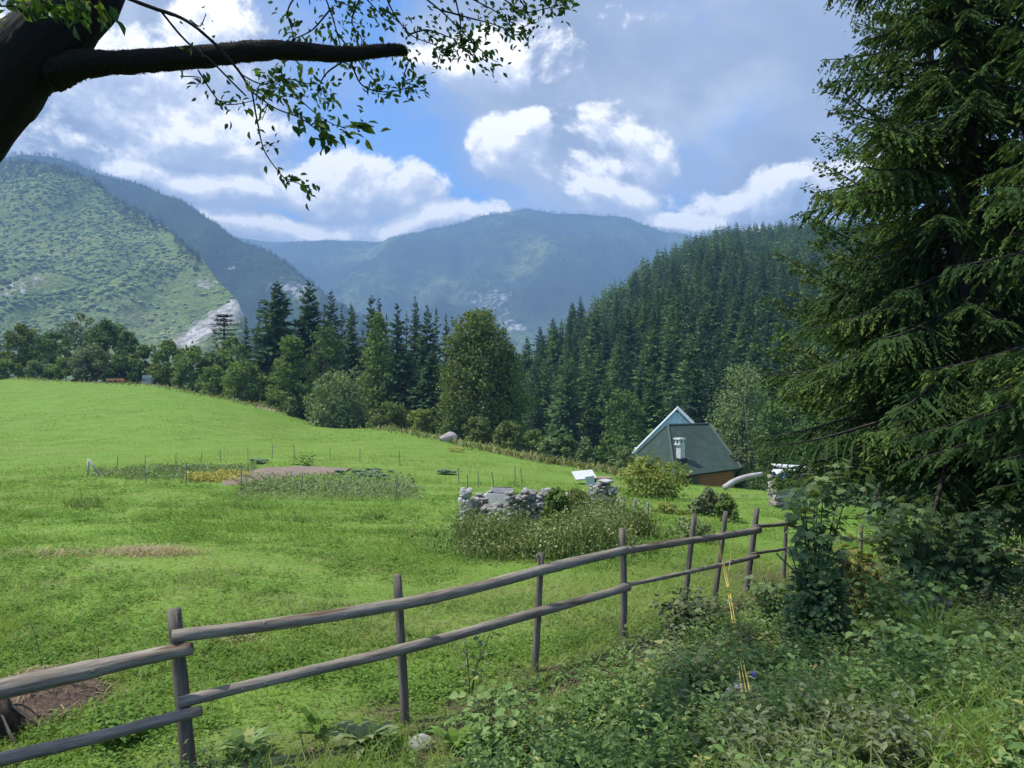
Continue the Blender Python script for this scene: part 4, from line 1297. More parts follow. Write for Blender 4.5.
# ------------------------------------------------------------------ grass and weeds of the near meadow
GRASS = leaf_mat('grass', [(0, (0.099, 0.181, 0.034)), (.4, (0.158, 0.257, 0.048)), (.75, (0.221, 0.316, 0.079)), (1, (0.324, 0.343, 0.168))], .4)
CLOVER = leaf_mat('clover', [(0, (0.084, 0.165, 0.036)), (.5, (0.136, 0.247, 0.053)), (1, (0.194, 0.320, 0.084))], .35)
HERB = leaf_mat('herb', [(0, (0.072, 0.128, 0.038)), (.35, (0.127, 0.218, 0.065)), (.65, (0.193, 0.307, 0.098)), (.9, (0.290, 0.384, 0.156)), (1, (0.399, 0.396, 0.145))], .35, gloss=.15, rough=.55)
DRY = leaf_mat('dry_stalks', [(0, (.18, .16, .085)), (.5, (.34, .30, .17)), (1, (.50, .45, .28))], .3)


def px_field(rng, n, x0, x1, Y0, Y1):
    """ground spots, denser near the camera, spread across the field of view"""
    az = rng.uniform((x0 - 512) / F, (x1 - 512) / F, n)
    Y = Y0 * (Y1 / Y0) ** rng.random(n)
    x = az * Y
    return np.column_stack([x, Y, ground(x, Y)])


def build_grass():
    rng = rs(11)
    p = px_field(rng, 540000, -380, 1250, 4.0, 150)
    s = side(p[:, 0], p[:, 1]); lush = fbm(p[:, 0] * .5, p[:, 1] * .5, 7, 4); pat = fbm(p[:, 0] * .12, p[:, 1] * .3, 8, 3)
    so = soil_mask(p[:, 0], p[:, 1])
    keep = (rng.random(len(p)) > so * 1.1) & ((s > -.6) | (rng.random(len(p)) < .45)) & (rng.random(len(p)) < np.clip((lush - .2) * 3, .6, 1))
    p, s, lush, pat = p[keep], s[keep], lush[keep], pat[keep]; n = len(p)
    k = np.maximum(1, (p[:, 1] / 9) ** .62)
    L = (.05 + .10 * np.clip((lush - .35) * 2.5, 0, 1) + .03 * rng.random(n)) * (1 + .25 * (k - 1)) * rng.uniform(.6, 1.3, n)
    W = .0075 * k * rng.uniform(.7, 1.4, n) + .002
    a = rng.uniform(0, 6.283, n); el = rng.uniform(.35, 1.6, n)
    d = np.column_stack([np.cos(a), np.sin(a), el]); up = np.column_stack([-np.cos(a) * el, -np.sin(a) * el, np.ones(n)])
    big = fbm(p[:, 0] * .045 + 3, p[:, 1] * .09, 18, 3)
    t = np.clip(.44 + (pat - .5) * 1.2 + (big - .5) * 1.3 + rng.normal(scale=.16, size=n) + (rng.random(n) < .04) * .5, 0, 1)
    mb = MB(); scatter(mb, T_BLADE, p - [0, 0, .01], d, up, L, W, t)
    tag(mb.build('grass', GRASS), 'short green grass blades of the meadow', 'grass', kind='stuff')
    # clover and low leafy lumps in the meadow
    c = px_field(rng, 7000, -350, 950, 5.2, 34)
    m = (rng.random(len(c)) > 1.2 * soil_mask(c[:, 0], c[:, 1])) & (fbm(c[:, 0] * .55, c[:, 1] * .8, 9, 4) > .50) & (side(c[:, 0], c[:, 1]) > .1)
    c = c[m]; nl = 26
    kk = np.maximum(1, (c[:, 1] / 9) ** .8)
    pos = np.repeat(c, nl, 0); kr = np.repeat(kk, nl); n = len(pos)
    a = rng.uniform(0, 6.28, n); q = rng.random(n) ** .6 * .16 * kr
    pos = pos + np.column_stack([np.cos(a) * q, np.sin(a) * q, (.02 + .09 * rng.random(n)) * (1.1 - q / .2 / kr) * kr ** .6])
    d = np.column_stack([np.cos(a), np.sin(a), rng.uniform(-.3, .5, n)]); up = np.column_stack([rng.normal(scale=.4, size=(n, 2)), np.ones(n)])
    mb = MB(); scatter(mb, T_DIAMOND, pos, d, up, .035 * kr * rng.uniform(.7, 1.4, n), .026 * kr, np.clip(np.repeat(rng.uniform(.2, .8, len(c)), nl) + rng.normal(scale=.15, size=n), 0, 1))
    tag(mb.build('clover', CLOVER), 'low clover and leafy lumps spread through the meadow grass', 'clover', kind='stuff')
    # bleached dry grass strip
    g = []
    for (cx, cy, sx, sy, nn) in [(150, 553, 45, 4, 1500), (60, 555, 60, 5, 500), (230, 640, 30, 8, 150)]:
        g.append(hit(rng.normal(cx, sx / 2, nn), rng.normal(cy, sy / 2, nn)))
    g = np.concatenate(g); n = len(g); a = rng.uniform(0, 6.28, n)
    mb = MB(); scatter(mb, T_BLADE, g, np.column_stack([np.cos(a), np.sin(a), rng.uniform(.3, 1.6, n)]), (0, 0, 1), rng.uniform(.08, .22, n), .012, rng.uniform(.3, 1, n))
    tag(mb.build('dry_grass', DRY), 'strip of bleached dry grass in the middle of the meadow', 'dry grass', kind='stuff')


build_grass()


def herb_plants(mb, rng, base, hmin, hmax, nleaf, lsize, T=T_FOLD, tint=(.2, .8), stemmb=None, spread=.35, asp=.62):
    """upright leafy weeds: pairs of leaves up a stem"""
    N = len(base); h = rng.uniform(hmin, hmax, N)
    lean = rng.normal(scale=.18, size=(N, 2))
    f = (np.arange(nleaf) + .6) / nleaf
    F_ = np.tile(f, N); H = np.repeat(h, nleaf); LN = np.repeat(lean, nleaf, 0); B = np.repeat(base, nleaf, 0); n = len(B)
    F_ = np.clip(F_ + rng.normal(scale=.06, size=n), .08, 1)
    pos = B + np.column_stack([LN[:, 0] * H * F_, LN[:, 1] * H * F_, H * F_])
    a = np.tile(np.arange(nleaf) * 2.4, N) + np.repeat(rng.uniform(0, 6.28, N), nleaf) + rng.normal(scale=.4, size=n)
    el = rng.uniform(-.5, .45, n) + .35 * (F_ > .85)
    d = np.column_stack([np.cos(a), np.sin(a), el])
    L = lsize * rng.uniform(.55, 1.3, n) * (1.15 - .5 * F_) * np.repeat(rng.uniform(.75, 1.25, N), nleaf)
    pos = pos + d * (np.repeat(h, nleaf) * spread * .25 * rng.random(n))[:, None]
    up = np.column_stack([rng.normal(scale=.3, size=(n, 2)), np.ones(n)])
    t = np.clip(np.repeat(rng.uniform(*tint, N), nleaf) + rng.normal(scale=.12, size=n) + .12 * (F_ - .5), 0, 1)
    scatter(mb, T, pos, d, up, L, L * asp, t)
    if stemmb is not None:
        for i in range(N):
            v, fs, tc = tube([base[i] - [0, 0, .03], base[i] + [lean[i, 0] * h[i] * .5, lean[i, 1] * h[i] * .5, h[i] * .5], base[i] + [lean[i, 0] * h[i], lean[i, 1] * h[i], h[i]]], [.006, .005, .003], 4, cap=False)
            stemmb.add(v, fs, .3, tc)


def build_undergrowth():
    rng = rs(12)
    # broad nettles and dead-nettles of the bank
    p = px_field(rng, 19000, -150, 1300, 2.6, 16)
    s = side(p[:, 0], p[:, 1]); nz = fbm(p[:, 0] * .9, p[:, 1] * .9, 33, 4)
    under = np.exp(-(((p[:, 0] - 6.5) / 2.6) ** 2 + ((p[:, 1] - 11.5) / 2.2) ** 2))
    right = np.clip((p[:, 0] + .6) / 2.5, 0, 1)
    dens = np.clip((-s - .2) / .9, 0, 1) * np.clip((nz - .47 + .11 * right - .05 * (s > -1.3)) * 6, 0, 1) * (1 - under * .8) * (1 - .85 * np.clip(spot_mask(p[:, 0], p[:, 1]), 0, 1))
    p = p[rng.random(len(p)) < dens]; s = side(p[:, 0], p[:, 1])
    cls = fbm(p[:, 0] * .7 + 5, p[:, 1] * .7, 35, 3) + rng.normal(scale=.07, size=len(p))
    mb = MB()
    a = cls < .44; b = (cls >= .44) & (cls < .56); c = cls >= .56
    herb_plants(mb, rng, p[a], .06, .24, 14, .062, tint=(.30, .95))
    herb_plants(mb, rng, p[b], .10, .38, 20, .056, tint=(.15, .75))
    herb_plants(mb, rng, p[c], .05, .17, 14, .048, tint=(.45, 1.0), asp=.85)
    tag(mb.build('undergrowth', HERB), 'tangled leafy weeds covering the shaded bank this side of the fence', 'undergrowth', kind='stuff')
    # thin grasses and straw standing among the weeds
    q = px_field(rng, 22000, -40, 1100, 2.6, 13); s2 = side(q[:, 0], q[:, 1]); nz = fbm(q[:, 0] * 1.3 + 7, q[:, 1] * 1.3, 39, 4)
    q = q[rng.random(len(q)) < np.clip((-s2 + .3) / 1, 0, 1) * np.clip((nz - .42) * 6, .06, 1)]; n = len(q); aa = rng.uniform(0, 6.28, n)
    mg = MB(); scatter(mg, T_BLADE, q, np.column_stack([np.cos(aa), np.sin(aa), rng.uniform(.5, 2.6, n)]), np.column_stack([-np.cos(aa), -np.sin(aa), .6 + 0 * aa]), rng.uniform(.10, .34, n), rng.uniform(.004, .010, n), np.clip(rng.normal(.5, .22, n) + .35 * (rng.random(n) < .18), 0, 1))
    tag(mg.build('bank_grass', GRASS), 'thin grasses and straw standing among the weeds of the bank', 'grass', kind='stuff')
    # silvery nettle patches
    q = px_field(rng, 2600, -40, 1100, 2.8, 12); s2 = side(q[:, 0], q[:, 1]); nz = fbm(q[:, 0] * .8 + 17, q[:, 1] * .8, 43, 3)
    q = q[(nz > .56) & (s2 < -.5)]; mg = MB(); herb_plants(mg, rng, q, .12, .34, 16, .055, tint=(.3, 1))
    tag(mg.build('pale_weeds', G_GREY), 'patches of pale greyish weeds in the bank', 'weeds', kind='stuff')
    print('bank plants', len(p))
    # small creeping leaves
    q = px_field(rng, 75000, -150, 1300, 2.6, 12)
    s = side(q[:, 0], q[:, 1]); nz = fbm(q[:, 0] * 1.6, q[:, 1] * 1.6, 37, 4)
    q = q[rng.random(len(q)) < np.clip((-s + .8) / 1.2, 0, 1) * np.clip((nz - .46) * 6, 0, 1) * (1 - .7 * np.clip(spot_mask(q[:, 0], q[:, 1]), 0, 1))]; n = len(q)
    aa = rng.uniform(0, 6.28, n); mb = MB()
    scatter(mb, T_FOLD, q + np.column_stack([np.zeros((n, 2)), rng.uniform(.01, .08, n)]), np.column_stack([np.cos(aa), np.sin(aa), rng.uniform(-.2, .4, n)]), np.column_stack([rng.normal(scale=.35, size=(n, 2)), np.ones(n)]),
            rng.uniform(.02, .055, n), rng.uniform(.018, .04, n), np.clip(rng.normal(.45, .22, n), 0, 1))
    tag(mb.build('ground_cover', HERB), 'small creeping leaves between the taller weeds of the bank', 'ground cover', kind='stuff')
    # dead twigs, straw and litter on bare soil
    q = px_field(rng, 16000, -40, 1100, 3.2, 14); so = soil_mask(q[:, 0], q[:, 1]); q = q[(rng.random(len(q)) < so) | (rng.random(len(q)) < .04 * (side(q[:, 0], q[:, 1]) < .2))]; n = len(q); aa = rng.uniform(0, 6.28, n)
    mb = MB(); scatter(mb, T_BLADE, q + [0, 0, .012], np.column_stack([np.cos(aa), np.sin(aa), rng.uniform(-.05, .35, n)]), (0, 0, 1), rng.uniform(.03, .16, n), rng.uniform(.003, .012, n), rng.uniform(0, 1, n))
    litter = leaf_mat('litter', [(0, (.045, .034, .024)), (.5, (.12, .092, .062)), (1, (.30, .26, .19))], 0)
    tag(mb.build('leaf_litter', litter), 'dry stalks and twigs littering the bare soil along the fence', 'litter', kind='stuff')


build_undergrowth()

# ------------------------------------------------------------------ single plants and things of the foreground
def leafy(name, label, cat, base, mat, leaves, stems, group=None, stemmat=None):
    """thing with stem and foliage; leaves(mb), stems(mb) fill in coordinates relative to base"""
    root = empty(name, tuple(base)); tag(root, label, cat, group)
    sm = MB(); stems(sm)
    if sm.n: sm.build('stem', stemmat or BARK, root, True)
    lm = MB(); leaves(lm)
    lm.build('foliage', mat, root)
    return root


MAPLE = leaf_mat('maple_leaves', [(0, (0.083, 0.143, 0.055)), (.5, (0.152, 0.231, 0.089)), (1, (0.262, 0.356, 0.137))], .35, gloss=.2, rough=.5)
YMAPLE = leaf_mat('yellowing_leaves', [(0, (0.108, 0.144, 0.036)), (.5, (0.228, 0.240, 0.054)), (1, (0.408, 0.336, 0.072))], .35, gloss=.3)
IVY = leaf_mat('ivy_leaves', [(0, (0.073, 0.127, 0.053)), (.5, (0.122, 0.196, 0.075)), (1, (0.195, 0.284, 0.106))], .3, gloss=.35, rough=.35)


STEM = plain('green_stem', (.10, .12, .05))


def sapling(label, px, base_py, Y, h, half, nstem, nleaf, lsize, seed, mat=MAPLE, name='maple_sapling', tintr=(.2, .9), low=.15, T=T_MAPLE, cat='sapling'):
    sr = .012 if cat == 'sapling' else .005
    rng = rs(seed); g = onground(px, Y)
    paths = []
    for k in range(nstem):
        a = rng.uniform(0, 6.28); q = half * rng.uniform(.25, 1); hh = h * rng.uniform(.6, 1)
        paths.append(spline([(0, 0, -.05), (q * .25 * math.cos(a), q * .25 * math.sin(a), hh * .4), (q * .7 * math.cos(a), q * .7 * math.sin(a), hh * .75), (q * math.cos(a), q * math.sin(a), hh)], 12))

    def st(mb):
        for p in paths:
            v, f, tc = tube(p, np.linspace(sr, .002, 12), 5); mb.add(v, f, .5, tc)

    def lv(mb):
        n = nleaf; k = rng.integers(0, nstem, n); u = low + (1 - low) * rng.random(n) ** .8
        pp = np.array(paths); i = np.clip((u * 11), 0, 10.99); j = i.astype(int); w = (i - j)[:, None]
        p = pp[k, j] * (1 - w) + pp[k, j + 1] * w
        a = rng.uniform(0, 6.28, n); q = rng.uniform(.03, .16, n)
        p = p + np.column_stack([np.cos(a) * q, np.sin(a) * q, rng.uniform(-.05, .05, n)])
        d = np.column_stack([np.cos(a), np.sin(a), rng.uniform(-.7, .15, n)])
        L = lsize * rng.uniform(.55, 1.25, n)
        scatter(mb, T, p, d, np.column_stack([rng.normal(scale=.4, size=(n, 2)), np.ones(n)]), L, L * 1.05, np.clip(rng.uniform(*tintr, n) + .25 * (u - .5), 0, 1))
    return leafy(name, label, cat, g, mat, lv, st, stemmat=STEM if cat == 'plant' else BARK)


sapling('tall leafy maple sapling with pale top leaves right of the last near fence posts', 815, 690, 6.6, 1.72, .33, 9, 520, .095, 301)
def ivyclump():
    rng = rs(302); g = onground(818, 6.4)
    def lv(mb):
        n = 1300; u = sph(rng, n); u[:, 2] = np.abs(u[:, 2]); q = rng.random(n) ** .4
        p = u * [.27, .27, .74] * q[:, None] + [0, 0, .05]
        L = rng.uniform(.035, .08, n); scatter(mb, T_FOLD, p, norm(u + rng.normal(scale=.5, size=u.shape) + [0, 0, -.5]), u + [0, 0, .3], L, L * .85, rng.uniform(.1, .9, n))
    def st(mb):
        for k in range(5):
            v, f, tc = tube(spline([(0, 0, 0), (rng.normal(scale=.1), rng.normal(scale=.1), .4), (rng.normal(scale=.15), rng.normal(scale=.15), .8)], 8), .006, 5); mb.add(v, f, .5, tc)
    leafy('ivy_bush', 'dark glossy bush wrapped round the foot of the tall maple sapling', 'bush', g, IVY, lv, st)
ivyclump()
sapling('yellowing bush with thin reddish stems between the tall sapling and the spruce', 860, 650, 8.2, 1.0, .34, 8, 420, .085, 303, YMAPLE, 'shrub', (.1, .9), T=T_MAPLE, cat='shrub')
sapling('wide maple sapling with pale green leaves before the spruce trunk', 925, 640, 8.0, 1.35, .75, 13, 620, .12, 304, MAPLE, tintr=(.35, 1))
sapling('low maple sapling at the right under the drooping spruce boughs', 985, 640, 7.6, 1.1, .55, 9, 380, .11, 305, MAPLE, tintr=(.1, .7))
sapling('dull leafy sapling left of the tall maple sapling beside the cord', 775, 640, 7.4, .55, .34, 7, 300, .07, 306, MAPLE, tintr=(.2, .7), T=T_FOLD)
sapling('small nettle clump in front of the wide maple sapling', 905, 690, 6.2, .6, .5, 16, 620, .06, 307, HERB, 'nettle_clump', (.15, .6), T=T_FOLD, cat='plant')
sapling('thistly weed with pale leaves left of the hanging cord', 690, 640, 7.6, .36, .40, 12, 330, .07, 308, G_GREY, 'weed', (.2, .8), T=T_LANCE, cat='plant')
sapling('leafy weed bush rising in the middle of the lower edge', 500, 760, 5.0, .42, .38, 12, 340, .06, 309, HERB, 'weed', (.3, .9), T=T_FOLD, cat='plant')
sapling('bright green leafy weed behind the lower rail at the left', 128, 720, 5.7, .26, .42, 16, 520, .045, 310, CLOVER, 'weed', (.3, 1), T=T_FOLD, cat='plant')
sapling('pale stalky weed leaning through the rails between the second and third posts', 470, 680, 6.15, .62, .30, 5, 60, .05, 311, G_GREY, 'weed', (.3, .9), T=T_FOLD, cat='plant')
sapling('large leaved weed in the lower right corner region', 940, 745, 4.6, .35, .55, 16, 420, .055, 312, HERB, 'weed', (.3, .8), T=T_FOLD, cat='plant')
sapling('yellow flecked weed beside the silvery bundle', 700, 730, 5.2, .4, .3, 9, 200, .055, 313, HERB, 'weed', (.6, 1), T=T_LANCE, cat='plant')


def rosette(label, px, Y, nl, L, W, mat, seed, el=(.2, .9), tint=(.3, 1), name='rosette_plant', T=T_LANCE, w=None):
    rng = rs(seed); g = onground(px, Y)
    mb = MB(); a = np.arange(nl) * 2.4 + rng.uniform(-.2, .2, nl); e = rng.uniform(*el, nl)
    d = np.column_stack([np.cos(a), np.sin(a), e]); up = np.column_stack([-np.cos(a) * e, -np.sin(a) * e, np.ones(nl)])
    l = L * rng.uniform(.7, 1.15, nl)
    scatter(mb, T, np.column_stack([np.cos(a), np.sin(a), np.zeros(nl)]) * .02 + [0, 0, .03], d, up, l, W, rng.uniform(*tint, nl))
    o = mb.build(name, mat); o.location = g
    tag(o, label, 'plant')


PALEROS = leaf_mat('mullein_leaves', [(0, (.11, .16, .07)), (1, (.26, .33, .16))], .3)
rosette('pale green rosette of long leaves by the stone at the lower edge', 366, 5.25, 22, .27, .075, PALEROS, 320)
rosette('tuft of long bright grassy leaves on the right bank', 935, 5.6, 130, .42, .016, GRASS, 321, (.7, 2.8), (.45, .85), 'grass_tuft', T_BLADE)
rosette('second arching tuft of grassy leaves right beside the bright tuft', 912, 5.7, 60, .40, .014, GRASS, 322, (.5, 1.8), (.35, .7), 'grass_tuft', T_BLADE)
rosette('pale dock plant near the foot of the second fence post', 315, 5.6, 12, .2, .06, CLOVER, 323, (.3, 1.2), (.4, 1))
rosette('broad leaved dock at the foot of the first fence post', 245, 5.2, 14, .22, .07, HERB, 324, (.2, 1.0), (.5, 1))
rosette('bright dock plant low at the lower edge right of the stone', 455, 5.1, 12, .2, .07, CLOVER, 325, (.2, 1.0), (.4, 1))

c = onground(421, 5.25); o = link('stone', rock_mesh(rs(41), np.array([.085, .075, .075]), STONE), loc=c + [0, 0, .035]); tag(o, 'pale stone lying at the lower edge beside the rosette', 'stone')
c = onground(924, 7.9); o = link('stone', rock_mesh(rs(42), np.array([.30, .22, .15]), STONE), loc=c + [0, 0, .12]); tag(o, 'grey stone half hidden among the maple saplings', 'stone')
c = onground(793, 4.1); o = link('stone', rock_mesh(rs(43), np.array([.055, .05, .04]), plain('pink_stone_small', (.42, .25, .20))), loc=c + [0, 0, .03]); tag(o, 'small pinkish stone at the bottom edge', 'stone')


def dry_bundle():
    rng = rs(44); g = onground(742, 4.75); mb = MB()
    for k in range(46):
        a = rng.uniform(0, 6.28); b = a + rng.uniform(1.2, 2.6); r = rng.uniform(.06, .15)
        pts = [(r * math.cos(a), r * math.sin(a), .0), (r * .5 * math.cos(a), r * .5 * math.sin(a), rng.uniform(.08, .17)), (r * .6 * math.cos(b), r * .6 * math.sin(b), rng.uniform(.06, .16)), (r * math.cos(b), r * math.sin(b), .0)]
        v, f, tc = tube(spline(pts, 10), rng.uniform(.002, .005), 4); mb.add(v, f, .5, tc)
    o = mb.build('stalk_bundle', plain('silver_stalk', (.40, .40, .42)), smooth=True); o.location = g; tag(o, 'tangled silvery grey bundle of stalks among the weeds', 'bundle')
    root = empty('violet_flower', tuple(onground(752, 4.75))); tag(root, 'small violet flower beside the silvery bundle', 'flower')
    v, f, tc = tube([(0, 0, 0), (.01, 0, .22)], .0025, 4); MB().add(v, f, .5, tc).build('stem', plain('flower_stem', (.06, .12, .03)), root)
    mb = MB(); a = np.arange(14) * 2.4; scatter(mb, T_FOLD, np.column_stack([.01 + 0 * a, 0 * a, .19 + .003 * np.arange(14)]), np.column_stack([np.cos(a), np.sin(a), .4 + 0 * a]), (0, 0, 1), .024, .016, .5)
    mb.build('petal', plain('violet_petal', (.22, .16, .55)), root)


dry_bundle()


def soil_heap():
    rng = rs(45); g = hit(38, 705)[0]
    n = 60; m = 24; a = np.linspace(0, 6.283, n, endpoint=False); q = np.linspace(0, 1, m)
    A, Q = np.meshgrid(a, q); rx, ry = .68, .55
    x = rx * Q * np.cos(A); y = ry * Q * np.sin(A)
    z = .30 * np.cos(Q * 1.57) ** 1.3 + .05 * (fbm(x * 7, y * 7, 3, 4) - .5) * (1 - Q) - .05 * Q
    z = z + (ground(g[0] + x, g[1] + y) - g[2])
    i = np.arange(m - 1)[:, None] * n; j = np.arange(n)[None]; k = (j + 1) % n
    root = empty('soil_heap', tuple(g)); tag(root, 'brown heap of soil and dry cuttings behind the rails at the left', 'heap')
    mb = MB(); mb.add(np.stack([x, y, z], -1).reshape(-1, 3), np.stack([i + j, i + k, i + n + k, i + n + j], -1).reshape(-1, 4)[:, ::-1], .5)
    mb.build('soil', surf_mat('heap_soil', [(.3, (.065, .042, .03)), (.7, (.17, .12, .09))], 22, coord='pos', bump=.9), root, True)
    N = 420; aa = rng.uniform(0, 6.28, N); qq = rng.random(N) ** .5 * .95
    p = np.column_stack([rx * qq * np.cos(aa), ry * qq * np.sin(aa), .30 * np.cos(qq * 1.57) ** 1.3 + .01]); p[:, 2] += ground(g[0] + p[:, 0], g[1] + p[:, 1]) - g[2]
    b = rng.uniform(0, 6.28, N); mb = MB(); scatter(mb, T_BLADE, p, np.column_stack([np.cos(b), np.sin(b), rng.uniform(-.2, .3, N)]), (0, 0, 1), rng.uniform(.04, .22, N), rng.uniform(.004, .01, N), rng.uniform(.1, 1, N))
    s = mb.build('straw', DRY, root); s['kind'] = 'stuff'
    # dark lump standing in for the dark void among the roots
    c = hit(-4, 738)[0]; root = empty('void_lump', tuple(c)); tag(root, 'dark lump standing in for the void among roots, cut by the left edge behind the lower rail', 'stump')
    v, f, tc = tube([(0, 0, -.1), (0, 0, .1), (.01, 0, .22), (0, .02, .30)], [.20, .16, .12, .06], 14, 3, .45); MB().add(v, f, .5, tc).build('wood', surf_mat('void_dark', [(.3, (.018, .014, .011)), (.7, (.07, .055, .042))], 9, (1, 3, 3), bump=.8), root, True)
    mb = MB()
    for k in range(7):
        a = rng.uniform(-1.2, .6); v, f, tc = tube(spline([(.1 * math.cos(a), .1 * math.sin(a), .24), (.2 * math.cos(a), .2 * math.sin(a), .12 + .1 * rng.random()), (.34 * math.cos(a) + .1 * rng.random(), .34 * math.sin(a), -.02)], 8, ), np.linspace(.012, .004, 8), 6, k, .25); mb.add(v, f, .5, tc)
    mb.build('root', surf_mat('dead_root', [(.3, (.06, .05, .04)), (.7, (.2, .17, .14))], 9, (1, 3, 3)), root, True)


soil_heap()


def stalk(label, px, py0, py1, Y, lean, seed, mat=None):
    rng = rs(seed); g = onground(px, Y); h = (py0 - py1) / F * Y
    root = empty('weed_stalk', tuple(g)); tag(root, label, 'plant', 'tall single weed stalks')
    p = spline([(0, 0, 0), (lean * .4, 0, h * .5), (lean, 0, h)], 10); v, f, tc = tube(p, np.linspace(.005, .0015, 10), 5); MB().add(v, f, .5, tc).build('stem', plain('dry_stem', (.13, .12, .06)), root, True)
    mb = MB(); n = 14; u = rng.uniform(.15, 1, n); q = np.column_stack([np.interp(u, np.linspace(0, 1, 10), p[:, k]) for k in range(3)]); a = rng.uniform(0, 6.28, n)
    scatter(mb, T_FOLD, q, np.column_stack([np.cos(a), np.sin(a), rng.uniform(-.4, .5, n)]), (0, 0, 1), .05 * (1.2 - u), .02, rng.uniform(.3, .9, n)); mb.build('foliage', HERB, root)


stalk('tall thin weed stalk leaning left behind the top rail at the left', 45, 672, 600, 7.0, -.18, 61)
stalk('thin upright weed stalk between the first post and the left heap', 98, 655, 635, 7.4, .02, 62)
# ------------------------------------------------------------------ kitchen garden
def drape(name, pts, mat, lift, label=None, cat=None, kind=None, nx=40, ny=14, jit=.0):
    """a sheet laid on the ground between two picture edges: pts = left..right list of (px_top,py_top,px_bot,py_bot)"""
    pts = np.array(pts, float); u = np.linspace(0, len(pts) - 1, nx)
    q = np.stack([np.interp(u, np.arange(len(pts)), pts[:, k]) for k in range(4)], 1)
    w = np.linspace(0, 1, ny)
    a = hit(q[:, 0], q[:, 1]); b = hit(q[:, 2], q[:, 3])
    g = a[None] * (1 - w[:, None, None]) + b[None] * w[:, None, None]
    z = ground(g[..., 0], g[..., 1]) + lift * np.minimum(1, 6 * np.minimum(w, 1 - w))[:, None] + (fbm(g[..., 0] * 2, g[..., 1] * 2, 5, 3) - .4) * jit - .02
    v = np.stack([g[..., 0], g[..., 1], z], -1)
    i = np.arange(ny - 1)[:, None] * nx; j = np.arange(nx - 1)[None]
    f = np.stack([i + j, i + nx + j, i + nx + j + 1, i + j + 1], -1).reshape(-1, 4)
    o = MB().add(v.reshape(-1, 3), f, .5).build(name, mat, smooth=True)
    return tag(o, label, cat, kind=kind)


